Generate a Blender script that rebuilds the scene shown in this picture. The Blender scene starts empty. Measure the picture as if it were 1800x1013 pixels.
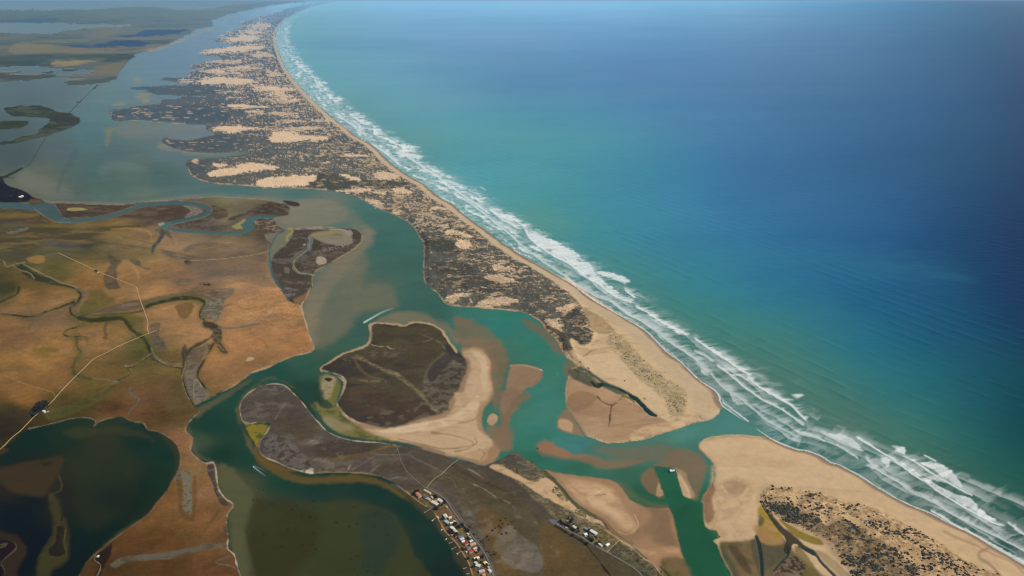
import bpy, math, random
import numpy as np
from mathutils import Vector, Matrix
# ================================================================ camera, sky, sun, exposure
PW, PH, FPX, ALT = 1800.0, 1013.0, 1500.0, 1200.0   # photo chart, focal length in chart pixels, metres above the sea
EYE_Y = -15.5                                       # chart row of eye level
ROLL = math.radians(0.14)
PITCH = math.atan((PH/2-EYE_Y)/FPX)
RMAX = 120000.0
SUN_ELEV, SUN_AZ = math.radians(48), math.radians(112)   # azimuth clockwise from straight ahead (y)
SUN_POWER, SKY_POWER, EXPOSURE = 3.6, 0.10, 0.0
HAZE_DENSITY = 1/80000.0
scene = bpy.context.scene
cam_data = bpy.data.cameras.new('camera'); cam = bpy.data.objects.new('camera', cam_data)
scene.collection.objects.link(cam); scene.camera = cam
cam_data.sensor_width = 36.0; cam_data.lens = 36.0*FPX/PW
cam_data.clip_start = 5.0; cam_data.clip_end = 400000.0
cam.location = (0, 0, ALT)
cam.matrix_world = Matrix.Translation((0, 0, ALT)) @ Matrix.Rotation(math.pi/2-PITCH, 4, 'X') @ Matrix.Rotation(-ROLL, 4, 'Z')
world = bpy.data.worlds.new('World'); scene.world = world; world.use_nodes = True
wn = world.node_tree; bg = wn.nodes['Background']
sky = wn.nodes.new('ShaderNodeTexSky'); sky.sky_type = 'NISHITA'; sky.sun_disc = False
sky.sun_elevation = SUN_ELEV; sky.sun_rotation = SUN_AZ; sky.altitude = 300; sky.air_density = 1.0; sky.dust_density = 0.6
wn.links.new(sky.outputs[0], bg.inputs[0]); bg.inputs[1].default_value = SKY_POWER
sun_data = bpy.data.lights.new('sun', 'SUN'); sun_data.energy = SUN_POWER; sun_data.angle = math.radians(0.53); sun_data.color = (1.0, 0.955, 0.89)
sun = bpy.data.objects.new('sun', sun_data); scene.collection.objects.link(sun)
sd = Vector((math.sin(SUN_AZ)*math.cos(SUN_ELEV), math.cos(SUN_AZ)*math.cos(SUN_ELEV), math.sin(SUN_ELEV)))
sun.rotation_euler = sd.to_track_quat('Z', 'Y').to_euler(); sun.location = (0, 0, 3000)
scene.view_settings.view_transform = 'Standard'; scene.view_settings.look = 'None'
scene.view_settings.exposure = EXPOSURE; scene.view_settings.gamma = 1.0
scene.cycles.filter_width = 1.15; scene.cycles.max_bounces = 6; scene.cycles.volume_bounces = 1; scene.cycles.diffuse_bounces = 2; scene.cycles.glossy_bounces = 2

# ================================================================ map helpers
def ground(px, py):
    """chart position -> metres on the ground (x right, y ahead of the point below the camera)"""
    u = np.asarray(px, float)-PW/2; v = PH/2-np.asarray(py, float)
    c, s = math.cos(ROLL), math.sin(ROLL)
    u, v = u*c+v*s, -u*s+v*c
    dx = u/FPX; dy = v/FPX
    fy = math.cos(PITCH)+dy*math.sin(PITCH); dz = -math.sin(PITCH)+dy*math.cos(PITCH)
    t = ALT/np.maximum(-dz, 1e-6)
    return dx*t, fy*t
# ---------------------------------------------------------------- colour helpers
def lin(c):
    c = np.asarray(c, float)/255.0
    return np.where(c <= .04045, c/12.92, ((c+.055)/1.055)**2.4)
def sst(a, b, x):
    t = np.clip((x-a)/(b-a), 0, 1); return t*t*(3-2*t)
# ---------------------------------------------------------------- the chart grid
def axis(lo, hi, step, pad_lo, pad_hi, grow=1.16):
    core = list(np.arange(lo, hi+step*.5, step))
    a, s = [], step
    x = core[0]
    while x > pad_lo: s *= grow; x -= s; a.append(x)
    b, s = [], step
    x = core[-1]
    while x < pad_hi: s *= grow; x += s; b.append(x)
    return np.array(a[::-1]+core+b)
def make_grid(step):
    global XS, YS, GX, GY, WX, WY, SP, NY, NX
    XS = axis(-24, PW+24, step, -420, PW+420)
    ytop = EYE_Y+FPX*ALT/RMAX/math.cos(PITCH)**2*1.02
    ys = list(axis(16, PH+24, step, 16, PH+260))
    y = 16.0; up = []
    while y > ytop+1.0: y -= step*.8; up.append(y)
    YS = np.array(up[::-1]+ys)
    NY, NX = len(YS), len(XS)
    GX, GY = np.meshgrid(XS, YS)
    # rows follow lines of equal distance
    gy2 = GY-math.tan(ROLL)*(GX-PW/2)*-1.0
    WX, WY = ground(GX, GY)
    SP = np.abs(np.gradient(WY, axis=0))
    SP = np.maximum(SP, 1)
# ---------------------------------------------------------------- noise in metres
_TAB = np.random.RandomState(11).rand(1024, 1024).astype(np.float32)
def vnoise(x, y, seed):
    ix = np.floor(x); iy = np.floor(y); fx = (x-ix).astype(np.float32); fy = (y-iy).astype(np.float32)
    ix = ix.astype(np.int64)+seed*131; iy = iy.astype(np.int64)+seed*71
    fx = fx*fx*fx*(fx*(fx*6-15)+10); fy = fy*fy*fy*(fy*(fy*6-15)+10)
    a0 = ix & 1023; a1 = (ix+1) & 1023; b0 = iy & 1023; b1 = (iy+1) & 1023
    a = _TAB[a0, b0]; b = _TAB[a1, b0]; c = _TAB[a0, b1]; d = _TAB[a1, b1]
    return (a+(b-a)*fx)*(1-fy)+(c+(d-c)*fx)*fy
def fbm(L, seed=1, octv=4, ang=0.0, stretch=1.0, X=None, Y=None, fade=True, gain=.55, w=None):
    """roughly -1..1; wavelengths shorter than the grid spacing fade out"""
    v = (slice(None), slice(None)) if w is None else (slice(w[2], w[3]), slice(w[0], w[1]))
    x = WX[v] if X is None else X; y = WY[v] if Y is None else Y
    sp = SP[v] if (X is None and fade) else None
    c, s = math.cos(ang), math.sin(ang)
    u = (x*c+y*s)/stretch; v = -x*s+y*c
    out = 0; amp = 1; tot = 0
    for o in range(octv):
        ca, sa = math.cos(o*1.1+.6), math.sin(o*1.1+.6); uu, vv = u*ca-v*sa, u*sa+v*ca
        n = vnoise(uu/L+o*17.3, vv/L+o*9.1, seed*31+o)*2-1
        if sp is not None:
            n = n*np.clip(L*stretch/(sp*.9), 0.0, 1)
        out = out+n*amp; tot += amp; amp *= gain; L *= .5
    return out/tot*1.7
# ---------------------------------------------------------------- outlines
def pts(s):
    return [tuple(float(q) for q in p.split(',')) for p in s.split()]
def smooth(P, closed, n=4):
    P = np.array(P, float); N = len(P); out = []
    for i in range(N if closed else N-1):
        if closed: p0, p1, p2, p3 = P[i-1], P[i], P[(i+1) % N], P[(i+2) % N]
        else: p0, p1, p2, p3 = P[max(i-1, 0)], P[i], P[i+1], P[min(i+2, N-1)]
        for k in range(n):
            t = k/n
            out.append(.5*((2*p1)+(-p0+p2)*t+(2*p0-5*p1+4*p2-p3)*t*t+(-p0+3*p1-3*p2+p3)*t**3))
    if not closed: out.append(P[-1])
    return np.array(out)
def win(x0, x1, y0, y1):
    return (max(np.searchsorted(XS, x0)-1, 0), min(np.searchsorted(XS, x1)+1, NX), max(np.searchsorted(YS, y0)-1, 0), min(np.searchsorted(YS, y1)+1, NY))
def seg_dist(P, closed, R, win0):
    """unsigned distance (capped at R) and side of the nearest segment, inside window win0"""
    a, b, c, d = win0
    D = np.full((d-c, b-a), R, np.float32); S = np.ones((d-c, b-a), np.float32)
    n = len(P)
    for i in range(n if closed else n-1):
        p, q = P[i], P[(i+1) % n]
        i0, i1, j0, j1 = win(min(p[0], q[0])-R, max(p[0], q[0])+R, min(p[1], q[1])-R, max(p[1], q[1])+R)
        i0 = max(i0, a); i1 = min(i1, b); j0 = max(j0, c); j1 = min(j1, d)
        if i1 <= i0 or j1 <= j0: continue
        x = GX[j0:j1, i0:i1]-p[0]; y = GY[j0:j1, i0:i1]-p[1]
        ex, ey = q[0]-p[0], q[1]-p[1]; L = ex*ex+ey*ey+1e-9
        t = np.clip((x*ex+y*ey)/L, 0, 1)
        dd = np.hypot(x-t*ex, y-t*ey)
        sub = D[j0-c:j1-c, i0-a:i1-a]; m = dd < sub
        sub[m] = dd[m]
        S[j0-c:j1-c, i0-a:i1-a][m] = np.sign(ex*y-ey*x)[m]
    return D, S
def inside(P, w):
    a, b, c, d = w
    M = np.zeros((d-c, b-a), bool)
    xs = XS[a:b]; n = len(P)
    X0 = P[:, 0]; Y0 = P[:, 1]; X1 = np.roll(X0, -1); Y1 = np.roll(Y0, -1)
    for r in range(d-c):
        y = YS[c+r]
        m = (Y0 <= y) != (Y1 <= y)
        if not m.any(): continue
        xc = np.sort(X0[m]+(y-Y0[m])/(Y1[m]-Y0[m])*(X1[m]-X0[m]))
        M[r] = (np.searchsorted(xc, xs) % 2) == 1
    return M
def poly_sd(P, R):
    """signed distance inside>0, capped at R, with its window"""
    w = win(P[:, 0].min()-R, P[:, 0].max()+R, P[:, 1].min()-R, P[:, 1].max()+R)
    D, _ = seg_dist(P, True, R, w)
    M = inside(P, w)
    return np.where(M, D, -D), w
# ---------------------------------------------------------------- surface map: what lies where, and its colour
K_LAGOON, K_SEA, K_PADDOCK, K_MARSH, K_DUNE, K_BEACH, K_FLAT, K_ROAD, K_SURF = range(9)
HAZE_APP = lin((118, 160, 192)); SIGMA = 1/60000.0
def hz(rgb, T):
    return rgb*T[..., None]+HAZE_APP*(1-T[..., None])
def spread(points, s=14.0, pw=3.4, step=8.0, raw=False, plate=False):
    """smooth field through scattered colour samples"""
    P = np.array([p[:2] for p in points], float); C = np.array([np.array(p[2:]) if raw else lin(p[2:]) for p in points])
    xs = np.arange(-440, PW+450, step); ys = np.arange(-20, PH+280, step)
    X, Y = np.meshgrid(xs, ys); d2 = (X[..., None]-P[:, 0])**2+((Y[..., None]-P[:, 1])*1.6)**2
    W = (d2+s*s)**(-pw/2); W /= W.sum(-1, keepdims=True)
    F = W @ C
    if plate:                                    # smooth thin-plate surface through the samples instead
        Q = (P-(900, 500))/500*(1, 1.5); S8 = np.array([p[2:] for p in points], float)
        phi = lambda r2: .5*r2*np.log(r2+1e-9)
        n = len(Q); K = phi(((Q[:, None]-Q[None])**2).sum(-1))+np.eye(n)*.012; B = np.c_[np.ones(n), Q]
        A = np.block([[K, B], [B.T, np.zeros((3, 3))]]); w = np.linalg.solve(A, np.r_[S8, np.zeros((3, S8.shape[1]))])
        G = np.stack([(np.clip(X, -60, 1860)-900)/500, (np.clip(Y, -5, 1013)-500)/500*1.5], -1)
        F = phi(((G[:, :, None]-Q)**2).sum(-1)) @ w[:n]+w[n]+G @ w[n+1:]; F = lin(np.clip(F, 6, 245))
    fx = np.clip((GX-xs[0])/step, 0, len(xs)-1.001); fy = np.clip((GY-ys[0])/step, 0, len(ys)-1.001)
    ix = fx.astype(int); iy = fy.astype(int); fx = (fx-ix)[..., None]; fy = (fy-iy)[..., None]
    return (F[iy, ix]*(1-fx)+F[iy, ix+1]*fx)*(1-fy)+(F[iy+1, ix]*(1-fx)+F[iy+1, ix+1]*fx)*fy
def box_blur(A, r):
    for ax in (0, 1):
        P = np.pad(A, [(r+1, r) if k == ax else (0, 0) for k in (0, 1)], mode='edge'); c = np.cumsum(P, axis=ax); n = 2*r+1
        A = (c[n:]-c[:-n])/n if ax == 0 else (c[:, n:]-c[:, :-n])/n
    return A
def tup(s):
    return [tuple(float(v) for v in q.split(',')) for q in s.split()]

LAGOON_C = tup("""30,5,62,98,108 200,5,88,124,134 350,10,104,140,158 440,10,118,155,178 500,5,128,170,192 -60,5,50,80,90
420,45,108,138,162 350,80,97,127,152 300,110,92,122,147 250,140,90,122,138 370,120,97,124,147 200,170,88,115,122 260,205,98,116,116 100,150,73,90,96 50,170,62,82,86 30,50,78,98,106 120,45,90,108,118 50,120,65,85,92 130,125,85,100,108
20,240,58,72,68 -60,240,45,60,56 180,210,76,112,116 160,240,70,106,110 230,225,98,112,104 330,230,108,119,122 100,260,78,90,90 200,270,75,98,98 170,300,65,95,90 300,270,86,108,110 220,300,86,100,90 60,310,95,98,75 60,330,98,96,68 30,280,58,70,66 250,340,90,106,90 350,335,80,105,100 130,330,80,92,80 420,340,72,105,98 240,290,88,104,94 280,310,68,96,90 190,330,76,98,86
520,340,70,106,98 500,368,112,114,96 560,370,106,113,93 600,390,82,110,96 650,370,64,104,94 700,420,60,101,90 720,470,58,96,84 680,430,60,98,88 600,480,92,105,90 660,500,84,97,81 640,520,86,98,80 610,540,70,96,84 590,580,76,97,82 730,520,56,94,84 760,550,54,92,80 700,545,60,94,82 680,480,62,96,84 620,600,58,90,78 560,590,90,95,78 500,400,118,112,90 520,390,116,112,92 490,415,112,108,84
600,600,56,88,74 640,580,53,86,77 540,640,48,84,70 480,660,38,75,62 400,700,32,68,55 370,750,25,58,48 390,800,22,52,42 440,810,27,60,49 500,850,29,60,49 560,860,28,55,48 650,860,25,52,45 720,900,24,50,42 770,960,24,48,42 800,1000,25,42,38 840,1060,24,38,34
345,775,58,74,56 540,690,35,62,50 560,700,34,60,48 590,640,52,78,62 520,710,40,58,36
830,555,58,112,100 880,570,52,120,105 930,580,58,118,103 950,610,52,116,98 900,620,62,112,94 980,640,58,116,98 960,700,60,120,106 940,750,60,122,108 930,780,54,114,94 1000,785,66,122,116 880,640,72,102,84 875,680,60,105,88 880,720,62,108,90 920,740,62,116,100 1010,690,62,110,98
1100,790,72,115,98 1150,785,74,118,104 1200,760,74,126,113 1280,750,74,126,116 1340,765,76,126,114 1020,820,50,100,80 1100,830,56,98,78 1130,870,46,88,68 1250,830,60,112,95 1230,880,45,94,70 940,800,48,100,80 1225,800,66,112,102 1170,795,80,112,98 1070,800,74,112,98
1170,840,38,98,70 1190,900,35,90,62 1220,950,31,84,54 1240,1000,29,78,52 1260,1060,27,74,48
430,900,68,72,50 450,950,64,66,44 520,900,54,62,42 520,960,50,55,34 600,900,50,60,44 600,980,44,50,34 680,920,41,56,46 700,980,34,48,38 480,1000,62,60,40 400,850,74,74,50 420,870,72,74,52 560,1060,50,50,32 430,1000,70,66,46
60,780,18,42,35 120,775,28,46,35 180,780,46,50,34 250,780,20,44,37 290,800,21,46,37 220,830,36,48,32 150,830,40,46,30 60,820,34,35,22 30,850,46,37,20 20,800,22,38,30 60,880,20,28,20 30,910,12,25,20 150,900,28,36,25 200,880,15,31,25 240,850,19,38,31 130,980,13,28,24 60,960,10,18,14 170,940,13,33,27 80,850,44,38,22 100,880,34,36,22 -50,850,30,26,14 -50,980,8,12,10 120,1060,10,22,18 270,840,22,44,34""")
SEA_C = tup("""560,30,115,165,182 700,5,128,178,205 900,5,130,181,208 1100,5,128,180,207 1300,5,118,168,195 1500,10,88,138,170 1790,20,52,92,118 2200,20,30,65,90
520,60,105,162,174 600,60,108,158,180 750,60,106,156,190 900,60,108,155,190 1050,60,100,150,190 1200,60,93,144,184 1400,60,86,130,168 1600,60,63,108,145 1780,60,44,84,115 500,30,118,165,178
510,110,100,158,166 600,130,95,155,170 750,110,98,146,180 900,120,89,138,175 1100,120,83,130,172 1300,120,78,124,165 1500,120,66,112,150 1650,130,50,92,133 1790,140,32,67,103 2200,140,20,45,80
600,170,100,155,160 700,160,94,155,170 900,160,78,134,170 1100,170,76,130,170 1300,180,70,120,162 1500,180,56,105,145 1700,180,40,82,123
700,210,92,150,155 800,220,92,152,157 900,210,84,148,160 1100,230,76,140,165 1300,230,63,118,158 1500,230,48,98,140 1750,240,32,72,108
720,245,88,143,138 880,250,85,149,150 950,290,76,148,150 1050,260,74,144,156 1150,300,58,129,155 1300,300,54,110,155 620,200,90,140,140
850,300,72,144,150 950,350,67,138,140 1050,350,59,130,145 1200,350,53,123,155 1400,350,48,104,145 1600,350,36,84,125 1780,350,24,58,95 2200,350,14,36,70
800,330,84,148,145 950,400,74,138,128 1050,430,64,134,135 1200,430,56,124,145 1350,430,48,110,145 1550,450,33,90,130 1750,450,20,58,95
1080,480,74,130,120 1200,500,56,128,130 1350,520,46,117,135 1500,520,36,98,130 1650,540,26,84,115 1780,560,18,58,90 2200,600,10,34,60
1150,540,72,124,108 1280,580,66,124,110 1400,600,62,120,112 1500,620,42,110,120 1650,640,31,91,106 1780,650,21,74,88
1350,660,76,114,98 1450,680,70,116,100 1550,700,50,110,105 1700,720,31,90,95 1790,740,21,70,78
1500,740,76,108,92 1600,760,60,110,95 1700,790,40,95,86 1790,800,25,80,76 1650,830,62,96,80 1750,870,48,92,78 1790,920,44,84,72 2200,950,16,50,50
900,420,82,132,122 1000,480,80,128,118 1100,550,72,118,104 1200,630,72,112,98 1300,720,72,108,96 1400,780,60,106,94 1500,820,56,100,88 1600,880,54,92,80 1700,940,56,90,78 1320,745,74,118,106 780,350,90,140,138 850,390,84,136,130 1900,1050,50,80,70""")  # right-hand samples carry some lens edge darkening in their colour
LAND_C = tup("""430,540,168,122,76 500,560,170,120,74 520,600,160,110,66 460,600,152,108,66 480,520,165,118,74 420,500,150,112,72 340,580,150,110,68 300,560,152,110,68 380,640,150,106,62 420,660,140,100,60
280,520,150,108,64 260,470,138,104,62 200,480,140,102,60 150,470,128,98,54 100,480,96,84,44 150,500,136,98,54 60,500,96,76,42 40,520,136,98,56 100,530,140,102,60 20,510,58,58,30 -60,500,50,50,28
60,560,112,86,58 110,560,118,90,58 30,590,128,90,56 100,600,132,96,54 60,640,146,104,56 20,640,134,96,52 100,670,132,92,50 40,700,124,86,44 60,690,124,86,44 -60,640,110,78,42 20,720,56,50,26 10,745,36,34,18 40,750,46,40,22 60,740,60,50,28 -60,760,26,26,14
180,600,150,108,62 200,580,128,100,54 210,570,140,102,60 190,590,134,98,56 170,570,138,100,58 240,610,88,80,42 200,640,104,80,42 260,650,96,80,44 300,640,104,84,46 250,620,82,74,40 160,690,96,78,38 200,680,104,76,40 240,700,112,78,46 280,690,108,76,46 200,720,98,66,38 150,710,82,68,34 120,730,66,56,30 100,700,84,70,36 280,730,84,62,34 320,720,88,70,38 310,690,92,76,42 250,735,96,66,38
320,780,140,98,62 340,820,138,100,62 300,860,116,80,42 350,860,132,92,58 330,920,110,76,40 260,920,104,72,38 230,960,98,66,36 300,960,98,66,36 360,920,124,84,48 380,950,110,76,44 300,1000,84,58,30 200,1000,82,56,30 400,1000,88,60,34 300,1060,74,50,26 280,830,100,76,44
30,400,78,72,50 30,430,72,68,50 100,405,110,90,48 60,385,104,84,46 80,420,84,78,56 150,400,120,98,54 120,420,86,78,50 200,400,128,100,54 150,430,70,68,48 230,425,130,102,64 200,440,112,92,64 290,430,138,108,74 340,430,140,110,76 400,430,132,106,76 440,440,126,102,74 350,460,112,92,68 420,480,122,98,76 370,480,118,94,72 440,500,134,102,74 300,470,138,104,66 320,490,120,92,66 250,440,124,102,66 120,440,88,80,56
400,360,116,104,72 440,360,108,96,70 460,380,84,76,64 370,400,92,80,68 420,390,88,78,66 300,375,76,66,58 250,370,84,74,60 170,375,84,72,62 130,370,64,60,54 160,360,72,68,52 400,380,118,104,72 350,380,84,74,64 20,370,66,58,46 20,345,30,32,32 -60,400,60,54,40 -60,345,24,28,28 470,420,84,70,56 460,440,110,90,66""")
def far_land():
    """flat country beyond the lagoon: streaks of paddock, scrub and salt pan"""
    base = lin((98, 108, 108))
    n1 = fbm(900, 61, 5, stretch=2.5); n2 = fbm(2200, 62, 4, stretch=2.0)
    c = base*(1+.10*n1[..., None])
    m = sst(.05, .6, n2)[..., None]; c = c*(1-m*.6)+lin((128, 118, 104))*m*.6
    m = sst(.25, .55, fbm(700, 63, 5, stretch=2))[..., None]; c = c*(1-m*.7)+lin((62, 80, 92))*m*.7
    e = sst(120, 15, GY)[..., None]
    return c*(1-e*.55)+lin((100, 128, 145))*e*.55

def build_map():
    global SCRD, COL, KIND, LD, FOAM, SWELL, TR, SHORE_S, SHORE_D
    dist = np.sqrt(WX**2+WY**2+ALT**2); TR = np.exp(-dist*SIGMA)
    mpx = np.hypot(np.gradient(WX, axis=1)/np.gradient(GX, axis=1), 0)      # metres per chart pixel
    far_ = sst(2500, 9000, np.hypot(WX, WY))
    jit = (fbm(55, 5, 4)+.6*fbm(16, 6, 2))*(1-far_)+(fbm(420, 7, 4, gain=.7, fade=False)*1.3+fbm(130, 17, 3, stretch=2, fade=False)*1.1)*far_
    jit2 = fbm(110, 8, 5, gain=.65)*(1-far_)+fbm(700, 9, 4, gain=.65)*far_
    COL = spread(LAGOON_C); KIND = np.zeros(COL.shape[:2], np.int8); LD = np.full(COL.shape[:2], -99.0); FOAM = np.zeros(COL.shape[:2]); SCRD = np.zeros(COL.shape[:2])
    wl = fbm(300, 14, 4)*160
    COL *= np.exp((fbm(420, 9, 5, .3, 2.6, X=WX+wl, Y=WY+wl, gain=.6)[..., None])*np.array((.11, .055, .035)))*(1+.03*fbm(45, 10, 4, .4, 4))[..., None]
    rim = fbm(38, 16, 4)
    vignette = (sst(620, 150, GX)*sst(360, 300, GY))[..., None]; COL *= 1-vignette*np.array((.16, .13, .20))  # lens edge darkening painted into the far-left water colour
    def colour(c, w):
        a, b, d, e = w
        if isinstance(c, np.ndarray): return c[d:e, a:b] if c.ndim == 3 else c
        return lin(c)
    def lay(m, w, col, kind, tx=None):
        a, b, c, d = w
        C = colour(col, w)
        if tx is not None:
            L, cover, c2, k = tx[:4]; st = tx[4] if len(tx) > 4 else 1.0; ang = tx[5] if len(tx) > 5 else 0.0
            n = fbm(L, int(L*7+cover*100), 4, ang, st, w=w, gain=.7)
            q = sst(1-2*cover-k, 1-2*cover+k, n*1.35)[..., None]
            C = C*(1-q)+colour(c2, w)*q
        sub = COL[c:d, a:b]
        sub[...] = sub*(1-m[..., None])+C*m[..., None]
        if kind is not None and kind != K_ROAD: KIND[c:d, a:b][m > .5] = kind
    def P(kind, col, s, f=.9, a=1.0, j=.8, tx=None, sm=True, land=False, soft=None, nz=None, scrub=None):
        Q = smooth(pts(s) if isinstance(s, str) else s, True) if sm else np.array(pts(s) if isinstance(s, str) else s, float)
        R = max(f*2+4, 14 if land else 0)
        D, w = poly_sd(Q, R)
        D = D+jit[w[2]:w[3], w[0]:w[1]]*j*1.25+jit2[w[2]:w[3], w[0]:w[1]]*max(f-1, 0)*.7
        if nz is not None: D = D+nz[0][w[2]:w[3], w[0]:w[1]]*nz[1]
        m = sst(-f, f, D)*a
        if soft is not None: m = m*np.clip(.5+.5*fbm(soft[0], 77, 4, stretch=soft[1], w=w)*soft[2]+soft[3], 0, 1)
        lay(m, w, col, kind, tx)
        if scrub is not None: sub = SCRD[w[2]:w[3], w[0]:w[1]]; sub[...] = sub*(1-m)+m*scrub*(sst(-.15, .35, fbm(38, 15, 4, gain=.7, w=w))+.08)
        elif kind is not None: sub = SCRD[w[2]:w[3], w[0]:w[1]]; sub[...] = sub*(1-m)
        if land:
            sub = LD[w[2]:w[3], w[0]:w[1]]; np.maximum(sub, D, out=sub)
        return D, w
    def S(kind, col, s, wd, f=.7, a=1.0, j=.3, tx=None, wl=False, taper=False):
        Q = smooth(pts(s), False) if isinstance(s, str) else s
        R = wd/2+f*2+2; w = win(Q[:, 0].min()-R, Q[:, 0].max()+R, Q[:, 1].min()-R, Q[:, 1].max()+R)
        D, _ = seg_dist(Q, False, R, w)
        D = wd/2-D+jit[w[2]:w[3], w[0]:w[1]]*j
        if kind == K_BEACH: D = D+rim[w[2]:w[3], w[0]:w[1]]*wd*.35
        m = sst(-f, f, D)*a
        if kind == K_BEACH: m = m*np.clip(.78+.7*rim[w[2]:w[3], w[0]:w[1]], .25, 1)
        lay(m, w, col, kind, tx)
        if wl: sub = LD[w[2]:w[3], w[0]:w[1]]; np.minimum(sub, -D, out=sub)
    # -------- the open sea
    coast = smooth(pts(COAST), False); spit = smooth(pts(SPIT_COAST), False)
    sea_poly = np.vstack([coast, spit, [(2300, 1300), (2300, -30), (700, -30)]])
    seac = spread(SEA_C, plate=True)
    lum = seac.mean(-1, keepdims=True); seac = np.clip(lum+(seac-lum)*.97, 0, 1)
    q = (fbm(1500, 13, 5, .1, 3.5, gain=.6)*sst(150, 900, np.hypot(WX, WY)))[..., None]
    seac = seac*np.exp(q*np.array((.13, .05, 0)))
    seac = seac*(1+.035*fbm(900, 11, 4, .5, 3)+.02*fbm(120, 12, 3, .5, 2.5))[..., None]
    seac = seac*np.array((.98, 1.01, 1.0))*(1+sst(620, 0, (GX-np.interp(GY, *COASTX)))[..., None]*sst(120, 260, GY)[..., None]*np.array((.02, .07, .17)))
    P(K_SEA, seac, sea_poly, 2.5, sm=False, j=0)
    for c, f, a, s in SEA_PATCH: P(None, c, s, f, a, 1.5, soft=(700, 2.5, .5, .35))
    # -------- drowned sand and weed under the lagoon
    for c, f, a, s in SHOALS: P(None, c, s, f, a, 1.5, soft=(160, 1.8, .4, .55))
    # -------- far country
    fl = far_land()*(1-(sst(420, 60, GX)[..., None])*np.array((.17, .15, .17)))  # far land painted darker leftwards, the same lens falloff
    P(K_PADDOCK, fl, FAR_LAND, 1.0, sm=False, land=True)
    for kind, c, f, a, s in FAR_BITS: P(kind, c, s, f, a, 1.0)
    # -------- peninsula
    near = sst(150, 420, GY)[..., None]
    sand = hz(lin((194, 165, 126))*(1-near*.12), TR)
    sand = sand*(1+.05*fbm(30, 21, 3))[..., None]
    scr = hz(lin((74, 72, 59))*(1+.30*fbm(22, 22, 3))[..., None], TR)
    far_scr = hz(lin((62, 66, 66))*(1+.15*fbm(300, 29, 3))[..., None], TR)
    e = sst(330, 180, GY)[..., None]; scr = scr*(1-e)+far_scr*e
    wx = fbm(130, 26, 3)*30; wy = fbm(130, 27, 3)*30
    n = fbm(85, 23, 6, .25, 1.35, X=WX+wx, Y=WY+wy, gain=.8)*.62+fbm(22, 24, 3, gain=.95, fade=False)*.85
    cov = spread([(x, y, v, v, v) for x, y, v in COVER], 20, raw=True)[..., 0]
    q = sst(-.30, .30, n+(cov-.44)*2.3)[..., None]*.95
    dune = sand*(1-q)+scr*q
    olive = hz(lin((122, 108, 80)), TR); g = sst(.1, .5, fbm(45, 25, 4))[..., None]*.45; dune = dune*(1-g)+(dune*.45+olive*.55)*g
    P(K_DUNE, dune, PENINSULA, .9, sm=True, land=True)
    SCRD[...] = np.where(KIND == K_DUNE, q[..., 0]*1.6, 0)
    for a, c, s in DUNE_SCRUB: P(K_DUNE, c if c else far_scr, s, 1.2, a, 1.6, tx=(30, .14, sand, .25, 2.5))
    for a, s in DUNE_SAND: P(K_DUNE, hz(lin((226, 192, 150))*(1+.05*fbm(60, 28, 4))[..., None], TR), s, 1.0, a*.95, 1.4, nz=(n, -2.4))
    for a, c, s, tx in PEN_BITS: P(K_BEACH, c, s, 2.0, a, 1.0, tx=tx, scrub=(1.3 if tx and tx[0] < 14 else None))
    # beach strip along the ocean
    SHORE_S, SHORE_D, side = shore_metres(np.vstack([coast, spit]))
    bn = SHORE_D+6*fbm(90, 30, 3)
    inl = (side > 0)
    LANDM = (KIND == K_DUNE) | (KIND == K_BEACH)
    gyb = np.clip(GY, 0, 700)
    wmul = np.interp(GY, [0, 100, 250, 400, 560, 700, 760], [1.0, 1.0, .9, .8, 1.0, 1.3, 1.3])
    band = sst(75, 55, bn/wmul)*inl*LANDM; SCRD[...] *= (1-band)
    bc = hz(lin((190, 165, 128)), TR)*(1+.03*fbm(40, 31, 3, stretch=3))[..., None]
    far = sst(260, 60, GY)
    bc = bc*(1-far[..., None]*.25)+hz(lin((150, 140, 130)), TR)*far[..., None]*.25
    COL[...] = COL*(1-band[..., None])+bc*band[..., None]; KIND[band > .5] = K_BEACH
    # -------- near land, layer by layer
    lc = spread(LAND_C, 8)
    lc = lc*(1+.10*fbm(160, 41, 5, .4, 1.4)+.05*fbm(18, 42, 3))[..., None]
    wx = fbm(200, 45, 4)*70; wy = fbm(200, 46, 4)*70
    v = fbm(150, 47, 5, .35, 1.5, X=WX+wx, Y=WY+wy, gain=.5); v2 = fbm(340, 48, 5, .1, 1.6, X=WX+wx*1.5, Y=WY+wy*1.5)
    g = sst(.15, .6, v2)[..., None]*.42; lc = lc*(1-g)+lc*np.array((.66, .84, .62))*g
    rr = (1-np.abs(fbm(90, 49, 4, .5, 2.0, X=WX+wx, Y=WY+wy)))**3
    lc = lc*(1+.13*v+.10*(rr-.35))[..., None]; g = sst(.35, .8, -v)[..., None]*.3; lc = lc*(1-g)+lc*np.array((.74, .80, .84))*g
    lc = lc*np.array((1.0, 1.09, 1.27))*(1-.10*sst(640, 900, GY)[..., None])
    P(K_PADDOCK, lc, MAINLAND, .9, land=True)
    for it in LAYERS:
        op, kind, col, f, a, s = it[:6]; o = it[6] if len(it) > 6 else {}
        if op == 'P': P(kind, col, s, f, a, **o)
        else:
            o = dict(o); wd = o.pop('w')
            if kind is None and sum(col) < 200 and float(s.split(',')[0]) < 420 and float(s.split(',')[1].split()[0]) < 740: S(None, (92, 88, 48), s, wd*2.6+3, 3.0, .42)
            S(kind, col, s, wd, f, a, **o)
    # grain of the ground itself: trampled, silted, patchy
    wx = fbm(70, 91, 4)*28; wy = fbm(70, 92, 4)*28
    d1 = fbm(52, 93, 5, .4, 1.2, X=WX+wx, Y=WY+wy, gain=.6); d2 = fbm(17, 94, 4, gain=.8); d3 = fbm(150, 95, 4, X=WX+wx*2, Y=WY+wy*2)
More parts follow.
